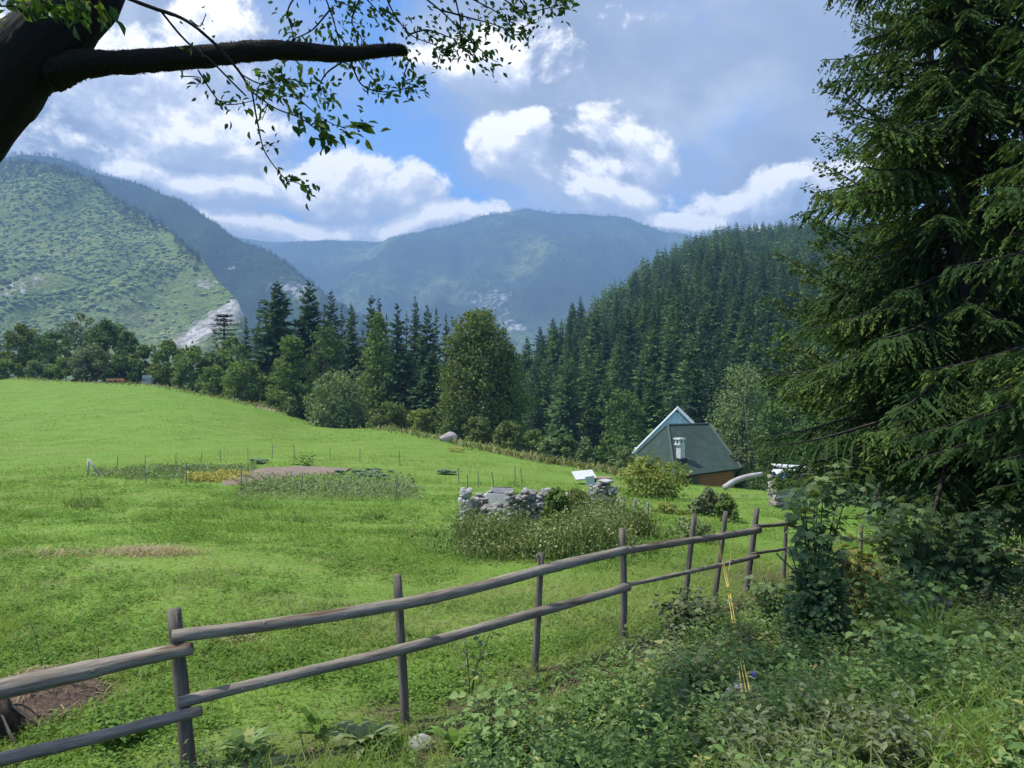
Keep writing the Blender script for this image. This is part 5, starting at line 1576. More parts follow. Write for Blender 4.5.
def garden():
    rng = rs(500)
    soil = surf_mat('tilled_soil', [(.3, (.15, .108, .080)), (.7, (.27, .21, .165))], 3, coord='pos', bump=.6)
    drape('garden_bed', [(225, 478, 222, 486), (262, 468, 250, 484), (300, 466, 300, 476), (352, 469, 345, 473)], soil, .10, kind='structure', jit=.12)

    def rows(name, label, mat, boxes, n, size, hgt, T=T_FOLD, tint=(.2, .9), asp=.7):
        P0 = []
        for (cx, cy, sx, sy, k) in boxes:
            P0.append(hit(cx + rng.uniform(-sx, sx, int(n * k)), cy + rng.uniform(-sy, sy, int(n * k))))
        p = np.concatenate(P0); m = len(p); a = rng.uniform(0, 6.28, m)
        p[:, 2] += rng.uniform(0, hgt, m)
        L = size * rng.uniform(.6, 1.4, m)
        mb = MB(); scatter(mb, T, p, np.column_stack([np.cos(a), np.sin(a), rng.uniform(-.2, 1.2, m)]), np.column_stack([rng.normal(scale=.4, size=(m, 2)), np.ones(m)]), L, L * asp, rng.uniform(*tint, m))
        o = mb.build(name, mat); tag(o, label, 'crop', kind='stuff'); return o
    YC = leaf_mat('yellow_crop', [(0, (.22, .25, .07)), (.5, (.38, .36, .11)), (1, (.50, .45, .18))], .3)
    GG = leaf_mat('grey_green_crop', [(0, (0.104, 0.150, 0.065)), (.5, (0.176, 0.234, 0.104)), (1, (0.286, 0.338, 0.182))], .25)
    BL = leaf_mat('cabbage_leaves', [(0, (0.090, 0.160, 0.098)), (.5, (0.180, 0.264, 0.182)), (1, (0.315, 0.400, 0.301))], .2)
    rows('bean_rows', 'low green bean and potato rows at the left half of the garden', GG, [(165, 474, 40, 7, 1), (205, 470, 50, 4, 1), (120, 474, 25, 4, .5)], 1300, .13, .12)
    rows('yellow_rows', 'yellow wilting crop row in the middle of the garden', YC, [(212, 480, 26, 3.2, 1), (232, 477, 18, 2, .5)], 420, .16, .22)
    rows('weedy_rows', 'grey green weedy rows at the right half of the garden', GG, [(330, 484, 85, 7, 1.2), (280, 490, 40, 5, .5), (370, 492, 45, 6, .6)], 1500, .15, .2, T=T_LANCE, asp=.35)
    rows('leek_rows', 'dull green leek rows along the near edge of the garden', GG, [(330, 494, 95, 7, 1)], 2200, .20, .12, T=T_BLADE, asp=.14)
    # cabbages: each one a thing, leaves round a head
    mb = MB()
    for ring, (nl, el, l) in enumerate([(7, .25, .26), (6, .8, .22), (5, 1.8, .17)]):
        a = np.arange(nl) * 6.283 / nl + ring * .5
        d = np.column_stack([np.cos(a), np.sin(a), np.full(nl, el)]); up = np.column_stack([-np.cos(a) * el, -np.sin(a) * el, np.ones(nl)])
        scatter(mb, T_FOLD, np.column_stack([np.cos(a) * .03, np.sin(a) * .03, np.full(nl, .06)]), d, up, l, l * .95, rng.uniform(.3, 1, nl))
    me = mb.mesh('cabbage', BL)
    for (cx, cy, sx, sy, n, gl, lab) in [(258, 463, 9, 1.2, 9, 'cabbages at the top of the garden', 'whitish green cabbage growing above the bare soil strip of the garden'),
                                         (366, 476, 30, 4, 26, 'cabbages right of the bare soil', 'blue green cabbage growing right of the bare soil strip of the garden'),
                                         (448, 474, 8, 1.2, 6, 'cabbages right of the garden', 'blue green cabbage in the short row right of the garden')]:
        for p in hit(cx + rng.uniform(-sx, sx, n), cy + rng.uniform(-sy, sy, n)):
            o = link('cabbage', me, loc=p); s = rng.uniform(.7, 1.2); o.scale = (s, s, s * rng.uniform(.8, 1.2)); o.rotation_euler = (0, 0, rng.uniform(0, 6.28)); tag(o, lab, 'cabbage', gl)
    # dark tall plants
    for k, (px, py) in enumerate([(296, 465), (303, 465.5), (309, 466)]):
        g = hit(px, py)[0]; mb = MB(); herb_plants(mb, rs(510 + k), np.array([[0, 0, 0], [.12, .05, 0], [-.1, .08, 0]]), .5, .72, 16, .16, tint=(0, .35))
        o = mb.build('tomato_plant', G_DARK); o.location = g; o.scale = (1, 1, 1.0)
        tag(o, 'tall dark plant standing at the top edge of the garden soil', 'plant', 'dark plants at the garden edge')
    # stakes of the garden fence
    st = plain('grey_stake', (.20, .19, .165))
    v, f, tc = tube([(0, 0, -.15), (.01, 0, .5), (0, .01, .95)], [.028, .026, .022], 6); me = MB().add(v, f, .5, tc).mesh('stake', st)
    for (px, py) in [(117, 471), (145, 468), (176, 466), (201, 463), (221, 462), (248, 460), (272, 459), (295, 458), (146, 483), (186, 487), (242, 492), (300, 497), (345, 500), (395, 503), (330, 459), (360, 462), (400, 466), (478, 488), (494, 489), (515, 486), (522, 489), (468, 490), (459, 484)]:
        g = hit(px, py)[0]; o = link('garden_stake', me, loc=g); o.rotation_euler = (rng.normal(scale=.06), rng.normal(scale=.06), rng.uniform(0, 6)); s = rng.uniform(.6, .95); o.scale = (.8, .8, s)
        tag(o, 'thin grey stake in the row fencing the vegetable garden', 'stake', 'stakes round the vegetable garden')
    # A-shaped trestle at the left corner
    g = hit(90, 476)[0]; root = empty('wooden_trestle', tuple(g)); tag(root, 'pale leaning wooden trestle at the left corner of the garden', 'trestle')
    for a, b, r in [((-.1, 0, -.1), (-.06, 0, .75), .05), ((-.06, 0, .75), (.36, .1, .0), .045), ((-.1, .1, .0), (.2, .1, .12), .03)]:
        v, f, tc = tube([a, b], r, 7); MB().add(v, f, .5, tc).build('leg', plain('pale_wood', (.42, .40, .36)), root, True)
    # rush tufts in the field
    for (px, py, sx, sy, n, sd) in [(85, 505, 22, 6, 300, 1), (395, 494, 26, 6, 420, 2), (375, 519, 12, 2, 130, 3), (470, 450, 8, 1, 60, 4), (230, 508, 50, 4, 160, 5), (300, 520, 60, 6, 140, 6), (60, 470, 50, 3, 120, 7)]:
        p = hit(rng.normal(px, sx / 2, n), rng.normal(py, sy / 2, n)); a = rng.uniform(0, 6.28, n); mb = MB()
        scatter(mb, T_BLADE, p, np.column_stack([np.cos(a), np.sin(a), rng.uniform(.4, 2.5, n)]), (0, 0, 1), rng.uniform(.12, .32, n), .03, rng.uniform(.1, .7, n))
        tag(mb.build('rough_grass', G_MID), 'rough darker grass tufts breaking up the smooth meadow', 'grass', kind='stuff')
    # bright yellow spot on the meadow
    g = hit(456, 452)[0]; mb = MB(); n = 120; a = rng.uniform(0, 6.28, n); q = rng.random(n) ** .5
    scatter(mb, T_FOLD, np.column_stack([.5 * q * np.cos(a), .3 * q * np.sin(a), rng.uniform(0, .3, n)]), np.column_stack([np.cos(a), np.sin(a), rng.uniform(0, 1, n)]), (0, 0, 1), .16, .12, rng.uniform(.3, 1, n))
    o = mb.build('yellow_plant', YC); o.location = g; tag(o, 'small yellow plant on the meadow below the boulder', 'plant')


garden()
drape('track', [(138, 381.5, 138, 384), (170, 386.5, 170, 390), (205, 393, 205, 396), (245, 401.5, 245, 404.5), (290, 413, 290, 416)], surf_mat('bare_track', [(.35, (.20, .19, .10)), (.65, (.34, .29, .20))], .8, coord='pos'), .06, kind='structure', nx=50, ny=6)
def edge_grass():
    rng = rs(901); u = rng.random(2600)
    px = np.interp(u, [0, .2, .35, .5, .7, .85, 1], [0, 130, 250, 330, 470, 560, 640]); py = np.interp(px, [0, 150, 200, 270, 330, 400, 520, 640], [377.5, 384.5, 394, 408.5, 424, 431.5, 457.5, 478]) + rng.normal(scale=1.0, size=2600)
    p = hit(px, py); a = rng.uniform(0, 6.28, len(p)); mb = MB()
    scatter(mb, T_BLADE, p, np.column_stack([np.cos(a), np.sin(a), rng.uniform(.8, 2.5, len(p))]), (0, 0, 1), rng.uniform(.3, .9, len(p)), .12, rng.random(len(p)))
    tag(mb.build('edge_grass', leaf_mat('edge_grass_blades', [(0, (.10, .13, .045)), (.6, (.20, .22, .09)), (1, (.34, .30, .17))], .25)), 'long unmown grass along the far edge of the meadow', 'grass', kind='stuff')
edge_grass()

# ------------------------------------------------------------------ ruined dry stone wall
def ruin():
    rng = rs(520)
    stone = surf_mat('wall_stone', [(.3, (.13, .125, .115)), (.5, (.27, .26, .245)), (.75, (.50, .49, .465))], 3.5, coord='tc', bump=.6)
    lib = []
    for k in range(10):
        lib.append(None)
    def stones(spots, name, label, cat='wall', mat=stone, s=(.20, .14, .10)):
        g0 = spots[0]; mb = MB()
        import bmesh
        for p in spots:
            v, f = box((0, 0, 0), (2, 2, 2)); bm = bmesh.new(); bmesh.ops.create_icosphere(bm, subdivisions=2, radius=1)
            vv = np.array([x.co[:] for x in bm.verts]); ff = np.array([[a.index for a in x.verts] for x in bm.faces]); bm.free()
            k = np.ones(len(vv))
            for _ in range(8):
                d = norm(rng.normal(size=3)); h = rng.uniform(.5, .85); q = (vv * k[:, None]) @ d; k = np.where(q > h, k * h / np.maximum(q, 1e-3), k)
            vv = vv * k[:, None] * np.array(s) * rng.uniform(.6, 1.3, 3) * .82; vv = vv @ rotz(rng.uniform(0, 6)).T
            mb.add(vv + p - g0, ff, .5, vv + rng.uniform(0, 40, 3))
        o = mb.build(name, mat); o.location = g0; tag(o, label, cat); return o
    def line(px0, px1, Y0, Y1, h0, h1, n, thick=.35):
        out = []
        for i in range(n):
            u = rng.random(); px = px0 + (px1 - px0) * u; Y = Y0 + (Y1 - Y0) * u; g = onground(px, Y); hh = (h0 + (h1 - h0) * u) * (.75 + .25 * vnoise(u * 9, 1, 5))
            out.append(g + [rng.normal(scale=.04), rng.uniform(-thick / 2, thick / 2), hh * rng.random() ** .85])
        return np.array(out)
    white = surf_mat('pale_stone', [(.3, (.28, .27, .255)), (.7, (.52, .51, .49))], 4, bump=.6)
    sp = []
    for i in range(110):
        g = onground(461 + rng.uniform(0, 9), 19.2); sp.append(g + [0, rng.uniform(-.15, .15), rng.random() * .82 * (1 - .03 * (i % 5))])
    stones(np.array(sp), 'stone_pillar', 'pale broken stone pillar at the left end of the ruined wall', 'pillar', white, (.11, .10, .09))
    stones(line(473, 484, 19.4, 19.4, .75, .7, 90), 'stone_wall', 'short dark stump of ruined stone wall beside the pale pillar', s=(.13, .12, .09))
    stones(line(507, 572, 18.6, 19.0, .95, .9, 480), 'stone_wall', 'longest piece of ruined dry stone wall with brambles over it', s=(.14, .13, .09))
    stones(line(484, 510, 19.2, 18.7, .5, .55, 130), 'stone_wall', 'low collapsed gap of the ruined stone wall below the white trough', s=(.13, .12, .08))
    stones(line(570, 592, 19.2, 19.6, .55, .9, 110), 'stone_wall', 'low ruined wall piece buried in brambles', s=(.15, .13, .09))
    stones(line(590, 614, 20.2, 20.4, 1.0, 1.02, 230), 'stone_wall', 'ruined stone wall end with a pale flat capstone', s=(.15, .13, .09))
    g = onground(606, 20.2); o = link('capstone', rock_mesh(rs(47), np.array([.22, .17, .07]), white), loc=g + [0, 0, 1.04]); tag(o, 'pale flat capstone lying on the right end of the ruined wall', 'stone')
    # scattered fallen pale sticks / palings on the right
    pal = plain('bleached_wood', (.36, .34, .30))
    v, f, tc = tube([(0, 0, -.1), (.02, 0, .5), (0, 0, 1.0)], [.045, .045, .035], 6); me = MB().add(v, f, .5, tc).mesh('paling', pal)
    for (px, Y, h, lx) in [(608, 17.5, .75, .3), (613, 17.6, .8, -.15), (618, 17.7, .6, .2), (625, 17.8, .8, -.05), (631, 18, .7, .12), (638, 18.2, .75, -.1), (603, 17.4, .55, -.4), (645, 18.4, .65, .1)]:
        o = link('paling', me, loc=onground(px, Y)); o.rotation_euler = (rng.normal(scale=.1), lx, 0); o.scale = (1, 1, h)
        tag(o, 'bleached paling leaning in the weeds at the right end of the ruined wall', 'paling', 'palings right of the ruined wall')
    # white metal trough / stove box behind the wall
    c = P(500, 499, 20.6); root = empty('metal_trough', tuple(c)); tag(root, 'white metal trough with a dark open top standing behind the wall gap', 'trough')
    w = plain('white_enamel', (.60, .58, .55), .5); mb = MB(); A = rotz(-.25)
    for cc, ss in [((0, 0, -.18), (.62, .5, .06)), ((0, -.24, 0), (.62, .04, .34)), ((0, .24, .05), (.62, .04, .44)), ((-.3, 0, .02), (.04, .46, .36)), ((.3, 0, .02), (.04, .46, .36)), ((-.36, 0, .1), (.1, .5, .06))]:
        mb.add(*box(A @ np.array(cc), ss, A))
    mb.build('body', w, root)
    mb = MB(); mb.add(*box(A @ np.array([0, 0, .12]), (.54, .42, .03), A)); mb.add(*box(A @ np.array([0, .26, .22]), (.56, .03, .14), A)); mb.build('liner', plain('dark_rust', (.035, .032, .03)), root)
    for sx in (-.26, .26):
        mb = MB(); mb.add(*box(A @ np.array([sx, -.2, -.5]), (.05, .05, .62), A)); mb.build('leg', w, root)
    # shrubs and weeds round the ruin
    BR = 'brambles round the ruined wall'
    for k, (px, base, top, Y, half, mat, lab) in enumerate([
        (556, 528, 492, 18.2, 13, G_MID, 'dense green bramble climbing over the longest wall piece'),
        (580, 530, 494, 18.2, 20, G_OLIVE, 'olive bramble in the low part of the ruined wall'),
        (488, 562, 519, 16.6, 27, G_OLIVE, 'round brownish bramble before the short wall stump'),
        (468, 555, 527, 16.8, 14, G_GREY, 'greyish weed bush under the pale pillar'),
        (525, 562, 523, 16.4, 22, G_DARK, 'darker bramble in front of the longest wall piece'),
        (560, 556, 519, 16.4, 26, G_OLIVE, 'dry olive bush before the middle of the ruined wall'),
        (600, 552, 515, 16.6, 22, G_GREY, 'greyish bush below the capstone'),
        (635, 545, 516, 17, 20, G_OLIVE, 'olive bush under the leaning palings'),
        (515, 515, 497, 19.8, 8, G_MID, 'small bramble sprouting behind the wall gap')]):
        broad('bramble', lab, px, base, top - 4, Y, half * 1.3, mat, 530 + k, 'round', 2600, nl=18, cat='bramble', group=BR, zlo=.02, size=.075, gap=.42)
    P0 = []
    for cx, cy, sx, sy, n in [(545, 553, 95, 10, 5200), (470, 550, 20, 9, 700), (620, 538, 40, 8, 1500)]:
        P0.append(hit(rng.normal(cx, sx / 2, n), np.minimum(rng.normal(cy, sy / 2, n), 566)))
    p = np.concatenate(P0); hh = np.clip((fbm(p[:, 0] * 1.1, p[:, 1] * 1.1, 91, 3) - .32) * 3.2, .1, 1.5); p = p[rng.random(len(p)) < .35 + hh * .5]; hh = np.clip((fbm(p[:, 0] * 1.1, p[:, 1] * 1.1, 91, 3) - .32) * 3.2, .1, 1.5); n = len(p); a = rng.uniform(0, 6.28, n); p[:, 2] += rng.uniform(0, .25, n) * hh
    WEED = leaf_mat('dry_weeds', [(0, (0.069, 0.119, 0.036)), (.5, (0.149, 0.225, 0.072)), (.8, (0.276, 0.312, 0.132)), (1, (0.437, 0.438, 0.276))], .25)
    mb = MB(); scatter(mb, T_BLADE, p, np.column_stack([np.cos(a) * .5, np.sin(a) * .5, rng.uniform(.6, 2.2, n)]), (0, 0, 1), rng.uniform(.12, .52, n) * (.45 + hh * .85), rng.uniform(.007, .016, n), np.clip(rng.normal(.42, .25, n), 0, 1))
    m = 15000; k = rng.integers(0, n, m); q = p[k] + np.column_stack([rng.normal(scale=.08, size=(m, 2)), rng.uniform(.02, .55, m) * hh[k]])
    scatter(mb, T_DIAMOND, q, sph(rng, m), sph(rng, m) + [0, 0, .8], rng.uniform(.03, .075, m), rng.uniform(.02, .05, m), rng.uniform(.1, 1, m))
    tag(mb.build('weeds', WEED), 'tall dry weeds growing along the foot of the ruined wall', 'weeds', kind='stuff')


ruin()

# ------------------------------------------------------------------ yellow shrub before the house, weeds near it
broad('shrub', 'yellowing shrub standing in front of the house roof corner', 650, 520, 455, 30, 36, G_YEL, 560, 'round', 3000, nl=22, cat='shrub', group='shrubs between fence and house', zlo=.04, size=.15, gap=.56)
broad('shrub', 'bright yellow green weed bush below the yellowing shrub', 668, 532, 503, 24, 20, G_YEL, 561, 'dome', 1200, cat='shrub', group='shrubs between fence and house', zlo=.02, size=.11)
broad('shrub', 'greyish leaved bush right of the yellowing shrub', 712, 520, 489, 24, 20, G_GREY, 562, 'round', 1200, cat='shrub', group='shrubs between fence and house', zlo=.02, size=.13)
broad('shrub', 'dark leafy bush behind the fence beside the greyish bush', 728, 522, 497, 23, 12, G_MID, 563, 'round', 800, cat='shrub', group='shrubs between fence and house', zlo=.02, size=.11)
broad('shrub', 'low green weed bush behind the last near fence posts', 690, 545, 520, 17, 26, G_PALE, 564, 'dome', 1000, cat='shrub', group='shrubs between fence and house', zlo=.02, size=.08)

# ------------------------------------------------------------------ overturned sheets on the meadow, lumber pile, pole
def yard():
    rng = rs(570)
    c = hit(586, 484)[0]; root = empty('metal_sheet', tuple(c)); tag(root, 'bent white metal sheet lying on the meadow left of the house', 'sheet')
    wm = plain('white_sheet_metal', (.50, .52, .54), .5); mb = MB(); k = c[1] / F
    A = rotz(.15)
    mb.add(*box(np.array([-2 * k, 0, .42]), (21 * k, .9, .06), A @ roty(-.08) @ rotx(.32))); mb.build('top', wm, root)
    mb = MB(); mb.add(*box(np.array([3 * k, -.5, .2]), (9 * k, .05, .45), A @ roty(-.12))); mb.build('flap', wm, root)
    c = hit(602, 485)[0]; root = empty('board_table', tuple(c)); tag(root, 'low brown plank top leaning beside the bent white sheet', 'table')
    mb = MB(); mb.add(*box(np.array([0, 0, .33]), (17 * k, .7, .07), rotz(.05))); mb.build('tabletop', plain('brown_plank', (.26, .19, .13)), root)
    for sx in (-7, 7):
        mb = MB(); mb.add(*box(np.array([sx * k, 0, .14]), (.08, .6, .30))); mb.build('leg', plain('plank_leg', (.10, .08, .06)), root)
    # bleached log lying on the slope
    pts = [P(724, 488, 33), P(735, 481, 33.2), P(748, 476.5, 33.4), P(762, 474, 33.6)]
    v, f, tc = tube(spline(pts, 16), np.linspace(.13, .10, 16), 10, 3, .06); o = MB().add(v, f, .5, tc).build('bleached_log', surf_mat('bleached_log_wood', [(.3, (.30, .28, .25)), (.7, (.50, .48, .45))], 6, (.4, 3, 3)), smooth=True)
    tag(o, 'curved bleached white log lying on the grass right of the house', 'log')
    # lumber pile: every plank a thing
    Y = 29.5; g = hit(785, 505, 20, 60)[0] * 0 + onground(785, Y); zt = P(785, 471, Y)[2]
    lm = [surf_mat('sawn_wood_%d' % i, [(.3, tuple(np.array(c) * .8)), (.7, tuple(np.array(c) * 1.15))], 5, (.3, 3, 3), coord='pos') for i, c in enumerate([(.36, .32, .27), (.24, .19, .15), (.50, .47, .43)])]
    mes = []
    for i in range(3):
        v, f = box((0, 0, 0), (1.5, .2, .075)); mes.append(MB().add(v, f, .5).mesh('plank', lm[i]))
    base = P(790, 502, Y)[2]; nlay = 9; H = (zt - .15 - base) / nlay
    for l in range(nlay):
        for k in range(3):
            i = int(rng.integers(0, 3)); o = link('plank', mes[i], loc=(g[0] + .12 + rng.normal(scale=.06), Y + (k - 1) * .24, base + H * (l + .5)))
            o.rotation_euler = (rng.normal(scale=.02), rng.normal(scale=.025), .35 + rng.normal(scale=.05)); o.scale = (rng.uniform(.85, 1.1), 1, H / .085)
            tag(o, 'sawn plank in the stacked lumber pile right of the house', 'plank', 'planks of the lumber pile')
    for q in range(2):
        v, f = box((0, 0, 0), (.14, .75, max(.2, base - g[2] + .1))); o = MB().add(v, f, .5).build('support_block', lm[1]); o.location = (g[0] + .12 + (q - .5) * .9, Y, (base + g[2]) / 2 - .05); o.rotation_euler = (0, 0, .35)
        tag(o, ['left support block under the lumber pile', 'right support block under the lumber pile'][q], 'block')

    def cloth(name, label, mat, cx, cy, w, d, z, sag, seed):
        n, m = 22, 14; u, t = np.meshgrid(np.linspace(-1, 1, n), np.linspace(-1, 1, m))
        zz = z + .10 * (fbm(u * 2.2 + seed, t * 2.2, seed, 3) - .5) - sag * np.maximum(0, np.abs(u) - .75) * 2 - sag * np.maximum(0, np.abs(t) - .7) * 2
        v = np.stack([u * w / 2, t * d / 2, zz], -1).reshape(-1, 3) @ rotz(.35).T
        i = np.arange(m - 1)[:, None] * n; j = np.arange(n - 1)[None]; f = np.stack([i + j, i + j + 1, i + n + j + 1, i + n + j], -1).reshape(-1, 4)
        o = MB().add(v, f, .5).build(name, mat, smooth=True); o.location = (cx, cy, 0); tag(o, label, 'tarpaulin' if 'blue' in label else 'sheet')
    top = base + H * nlay
    cloth('tarpaulin', 'blue tarpaulin spread on top of the lumber pile', plain('blue_tarp', (.07, .12, .36), .45), g[0] + .15, Y, 1.35, .75, top + .08, .25, 3)
    cloth('plastic_sheet', 'crumpled white sheet lying over the blue tarpaulin', plain('white_plastic', (.66, .68, .70), .4), g[0] + .05, Y + .1, 1.25, .5, top + .2, .10, 7)
    v, f = box((0, 0, 0), (1.5, .5, .05)); o = MB().add(v, f, .5).build('roof_panel', plain('pale_panel', (.60, .62, .62), .4)); o.location = (g[0] + .5, Y + .6, top + .26); o.rotation_euler = (.1, .08, .2); tag(o, 'pale panel leaning over the back of the lumber pile', 'panel')
    for q, dx in enumerate((-.5, .5)):
        v, f = box((0, 0, 0), (.08, .08, top + .22 - g[2])); o2 = MB().add(v, f, .5).build('support', lm[1], o); o2.matrix_parent_inverse = o.matrix_world.inverted(); o2.location = (dx, .1, -(top + .22 - g[2]) / 2)


yard()

# ------------------------------------------------------------------ the big near spruce on the right
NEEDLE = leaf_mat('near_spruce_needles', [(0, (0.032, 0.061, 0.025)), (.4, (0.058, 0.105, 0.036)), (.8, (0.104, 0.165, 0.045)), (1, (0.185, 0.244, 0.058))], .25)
SBARK = surf_mat('spruce_bark', [(.35, (.022, .017, .014)), (.65, (.075, .060, .050))], 10, (.6, 3, 3), bump=.7)


def near_spruce(label, base, H, r, seed, nbr, zmin=.09, az=None, dens=1.0, trunk_r=.22, taper=.75):
    rng = rs(seed)
    root = empty('spruce_tree', tuple(base)); tag(root, label, 'tree')
    tb = MB(); n = 14; path = np.column_stack([.05 * np.sin(np.linspace(0, 4, n)), np.zeros(n), np.linspace(-.3, H, n)])
    v, f, tc = tube(path, trunk_r * np.linspace(1.25, .12, n) ** 1.0, 12, seed, .06); tb.add(v, f, .5, tc); tb.build('trunk', SBARK, root, True)
    bm = MB(); cb = MB(); pos = []; dd = []; uu = []; LL = []; tt = []
    for b in range(nbr):
        f = (b + rng.random()) / nbr
        z = H * (zmin + (1 - zmin) * f ** 1.05)
        if z > H * .985: continue
        a = rng.uniform(0, 6.283) if az is None else rng.uniform(*az)
        L = (r * (1 - z / H) ** taper + .1) * rng.uniform(.62, 1.15) * (.9 if z < H * .15 else 1)
        hd = np.array([math.cos(a), math.sin(a), 0]); sd = np.array([-hd[1], hd[0], 0])
        el = -.28 * (1 - z / H) + .45 * (z / H) ** 2 + rng.uniform(-.14, .12)
        m = 9; s = np.linspace(0, 1, m)[:, None]
        pth = np.array([0, 0, z]) + hd * L * s + np.array([0, 0, 1.0]) * L * (el * s - .34 * s ** 2 + .26 * s ** 3) + sd * (rng.normal(scale=.06) * L * s ** 2)
        v, fs, tc = tube(pth, np.linspace(.010 + .013 * L, .004, m), 5, cap=False); bm.add(v, fs, .5, tc)
        bt = rng.uniform(.15, .75)
        n2 = int(L / .085 * dens)
        for k in range(n2):
            u = .14 + .86 * (k + rng.random()) / n2
            p = np.array([np.interp(u, s[:, 0], pth[:, q]) for q in range(3)])
            l2 = (.42 * L * (1 - u) ** .8 + .16) * rng.uniform(.5, 1.1)
            l2 = min(l2, .85)
            for sg in (-1, 1):
                d2 = norm(hd * rng.uniform(.35, .8) + sd * sg * rng.uniform(.35, .85) + [0, 0, rng.uniform(-.95, -.2)])
                n3 = max(3, int(l2 / .043))
                w = (np.arange(n3) + rng.random(n3)) / n3
                q = p + d2 * (l2 * w)[:, None] + np.array([0, 0, -1.0]) * (.16 * l2 * w ** 2)[:, None]
                s3 = norm(np.cross(d2, [0, 0, 1.0]))
                for g in (-1, 1):
                    pos.append(q); dd.append(d2 * .75 + s3 * g * .65 + np.column_stack([np.zeros((n3, 2)), rng.uniform(-.45, .05, n3)]) + rng.normal(scale=.12, size=(n3, 3)))
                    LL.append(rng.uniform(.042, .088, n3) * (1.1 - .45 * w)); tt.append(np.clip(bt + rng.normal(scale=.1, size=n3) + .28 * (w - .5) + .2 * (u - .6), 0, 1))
                pos.append(q[-1:]); dd.append(d2[None] + [0, 0, -.2]); LL.append(np.array([.10])); tt.append(np.array([min(1, bt + .25)]))
                pos.append(p[None]); dd.append(d2[None]); LL.append(np.array([l2])); tt.append(np.array([bt * .7]))
    pos = np.concatenate(pos); dd = norm(np.concatenate(dd)); LL = np.concatenate(LL); tt = np.concatenate(tt)
    up = np.column_stack([rng.normal(scale=.5, size=(len(pos), 2)), np.ones(len(pos))])
    W = np.where(LL > .14, .035, .022 + .05 * (LL - .045)) * rng.uniform(.8, 1.25, len(pos))
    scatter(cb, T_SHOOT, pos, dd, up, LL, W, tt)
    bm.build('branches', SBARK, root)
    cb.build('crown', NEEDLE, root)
    print('spruce shoots', len(pos))
    return root


sb = onground(962, 10.6)
near_spruce('huge dark spruce with drooping boughs filling the right side', sb, 14.0, 2.85, 600, 360, zmin=.125)
near_spruce('second spruce whose lighter boughs reach in at the right edge', onground(1130, 7.4), 9.5, 2.3, 601, 120, zmin=.12)
near_spruce('slim spruce standing close behind the huge dark spruce', onground(1060, 14.5), 14, 3.0, 602, 150, dens=.7)


def spray_tree(label, base, H, limbs, mat, seed, lsize, nleaf):
    """broadleaf tree whose long limbs carry flat sprays"""
    rng = rs(seed); root = empty('beech_tree', tuple(base)); tag(root, label, 'tree')
    tb = MB(); n = 10; v, f, tc = tube(np.column_stack([.15 * np.sin(np.linspace(0, 3, n)), np.zeros(n), np.linspace(-.4, H, n)]), np.linspace(.24, .04, n), 10, seed, .05); tb.add(v, f, .5, tc); tb.build('trunk', BARK, root, True)
    bm = MB(); pos = []; d = []; up = []; L = []; t = []
    for (z, a, l, el) in limbs:
        hd = np.array([math.cos(a), math.sin(a), 0]); sd = np.array([-hd[1], hd[0], 0])
        s = np.linspace(0, 1, 10)[:, None]; pth = np.array([0, 0, z]) + hd * l * s + np.array([0, 0, 1.0]) * l * (el * s - .10 * np.sin(s * 3.1)) + sd * l * .06 * np.sin(s * 5 + a)
        v, f, tc = tube(pth, np.linspace(.02 + .012 * l, .004, 10), 5, cap=False); bm.add(v, f, .5, tc)
        bt = rng.uniform(.2, .7); nt = int(l * 9)
        for k in range(nt):
            u = .12 + .88 * (k + rng.random()) / nt; p = np.array([np.interp(u, s[:, 0], pth[:, q]) for q in range(3)])
            tl = (.30 * l * (1 - u) + .28) * rng.uniform(.5, 1.1); sg = rng.choice([-1, 1])
            td = norm(hd * rng.uniform(.4, 1) + sd * sg * rng.uniform(.2, .8) + [0, 0, rng.uniform(-.35, .45)])
            m = max(5, int(nleaf * tl)); w = rng.random(m) ** .7
            q = p + td * (tl * w)[:, None] + rng.normal(scale=.05, size=(m, 3)) * [1, 1, .9]
            pos.append(q); a2 = rng.normal(size=(m, 3)); d.append(td + a2 * .8 + [0, 0, -.25]); up.append(np.column_stack([rng.normal(scale=.6, size=(m, 2)), np.ones(m)])); L.append(lsize * rng.uniform(.6, 1.3, m)); t.append(np.clip(bt + rng.normal(scale=.16, size=m), 0, 1))
            v, f, tc = tube([p, p + td * tl], [.006, .003], 4, cap=False); bm.add(v, f, .5, tc)
    bm.build('branches', BARK, root)
    pos = np.concatenate(pos); L = np.concatenate(L); cb = MB(); scatter(cb, T_DIAMOND, pos, np.concatenate(d), np.concatenate(up), L, L * .7, np.concatenate(t)); cb.build('crown', mat, root); print('spray leaves', len(pos))


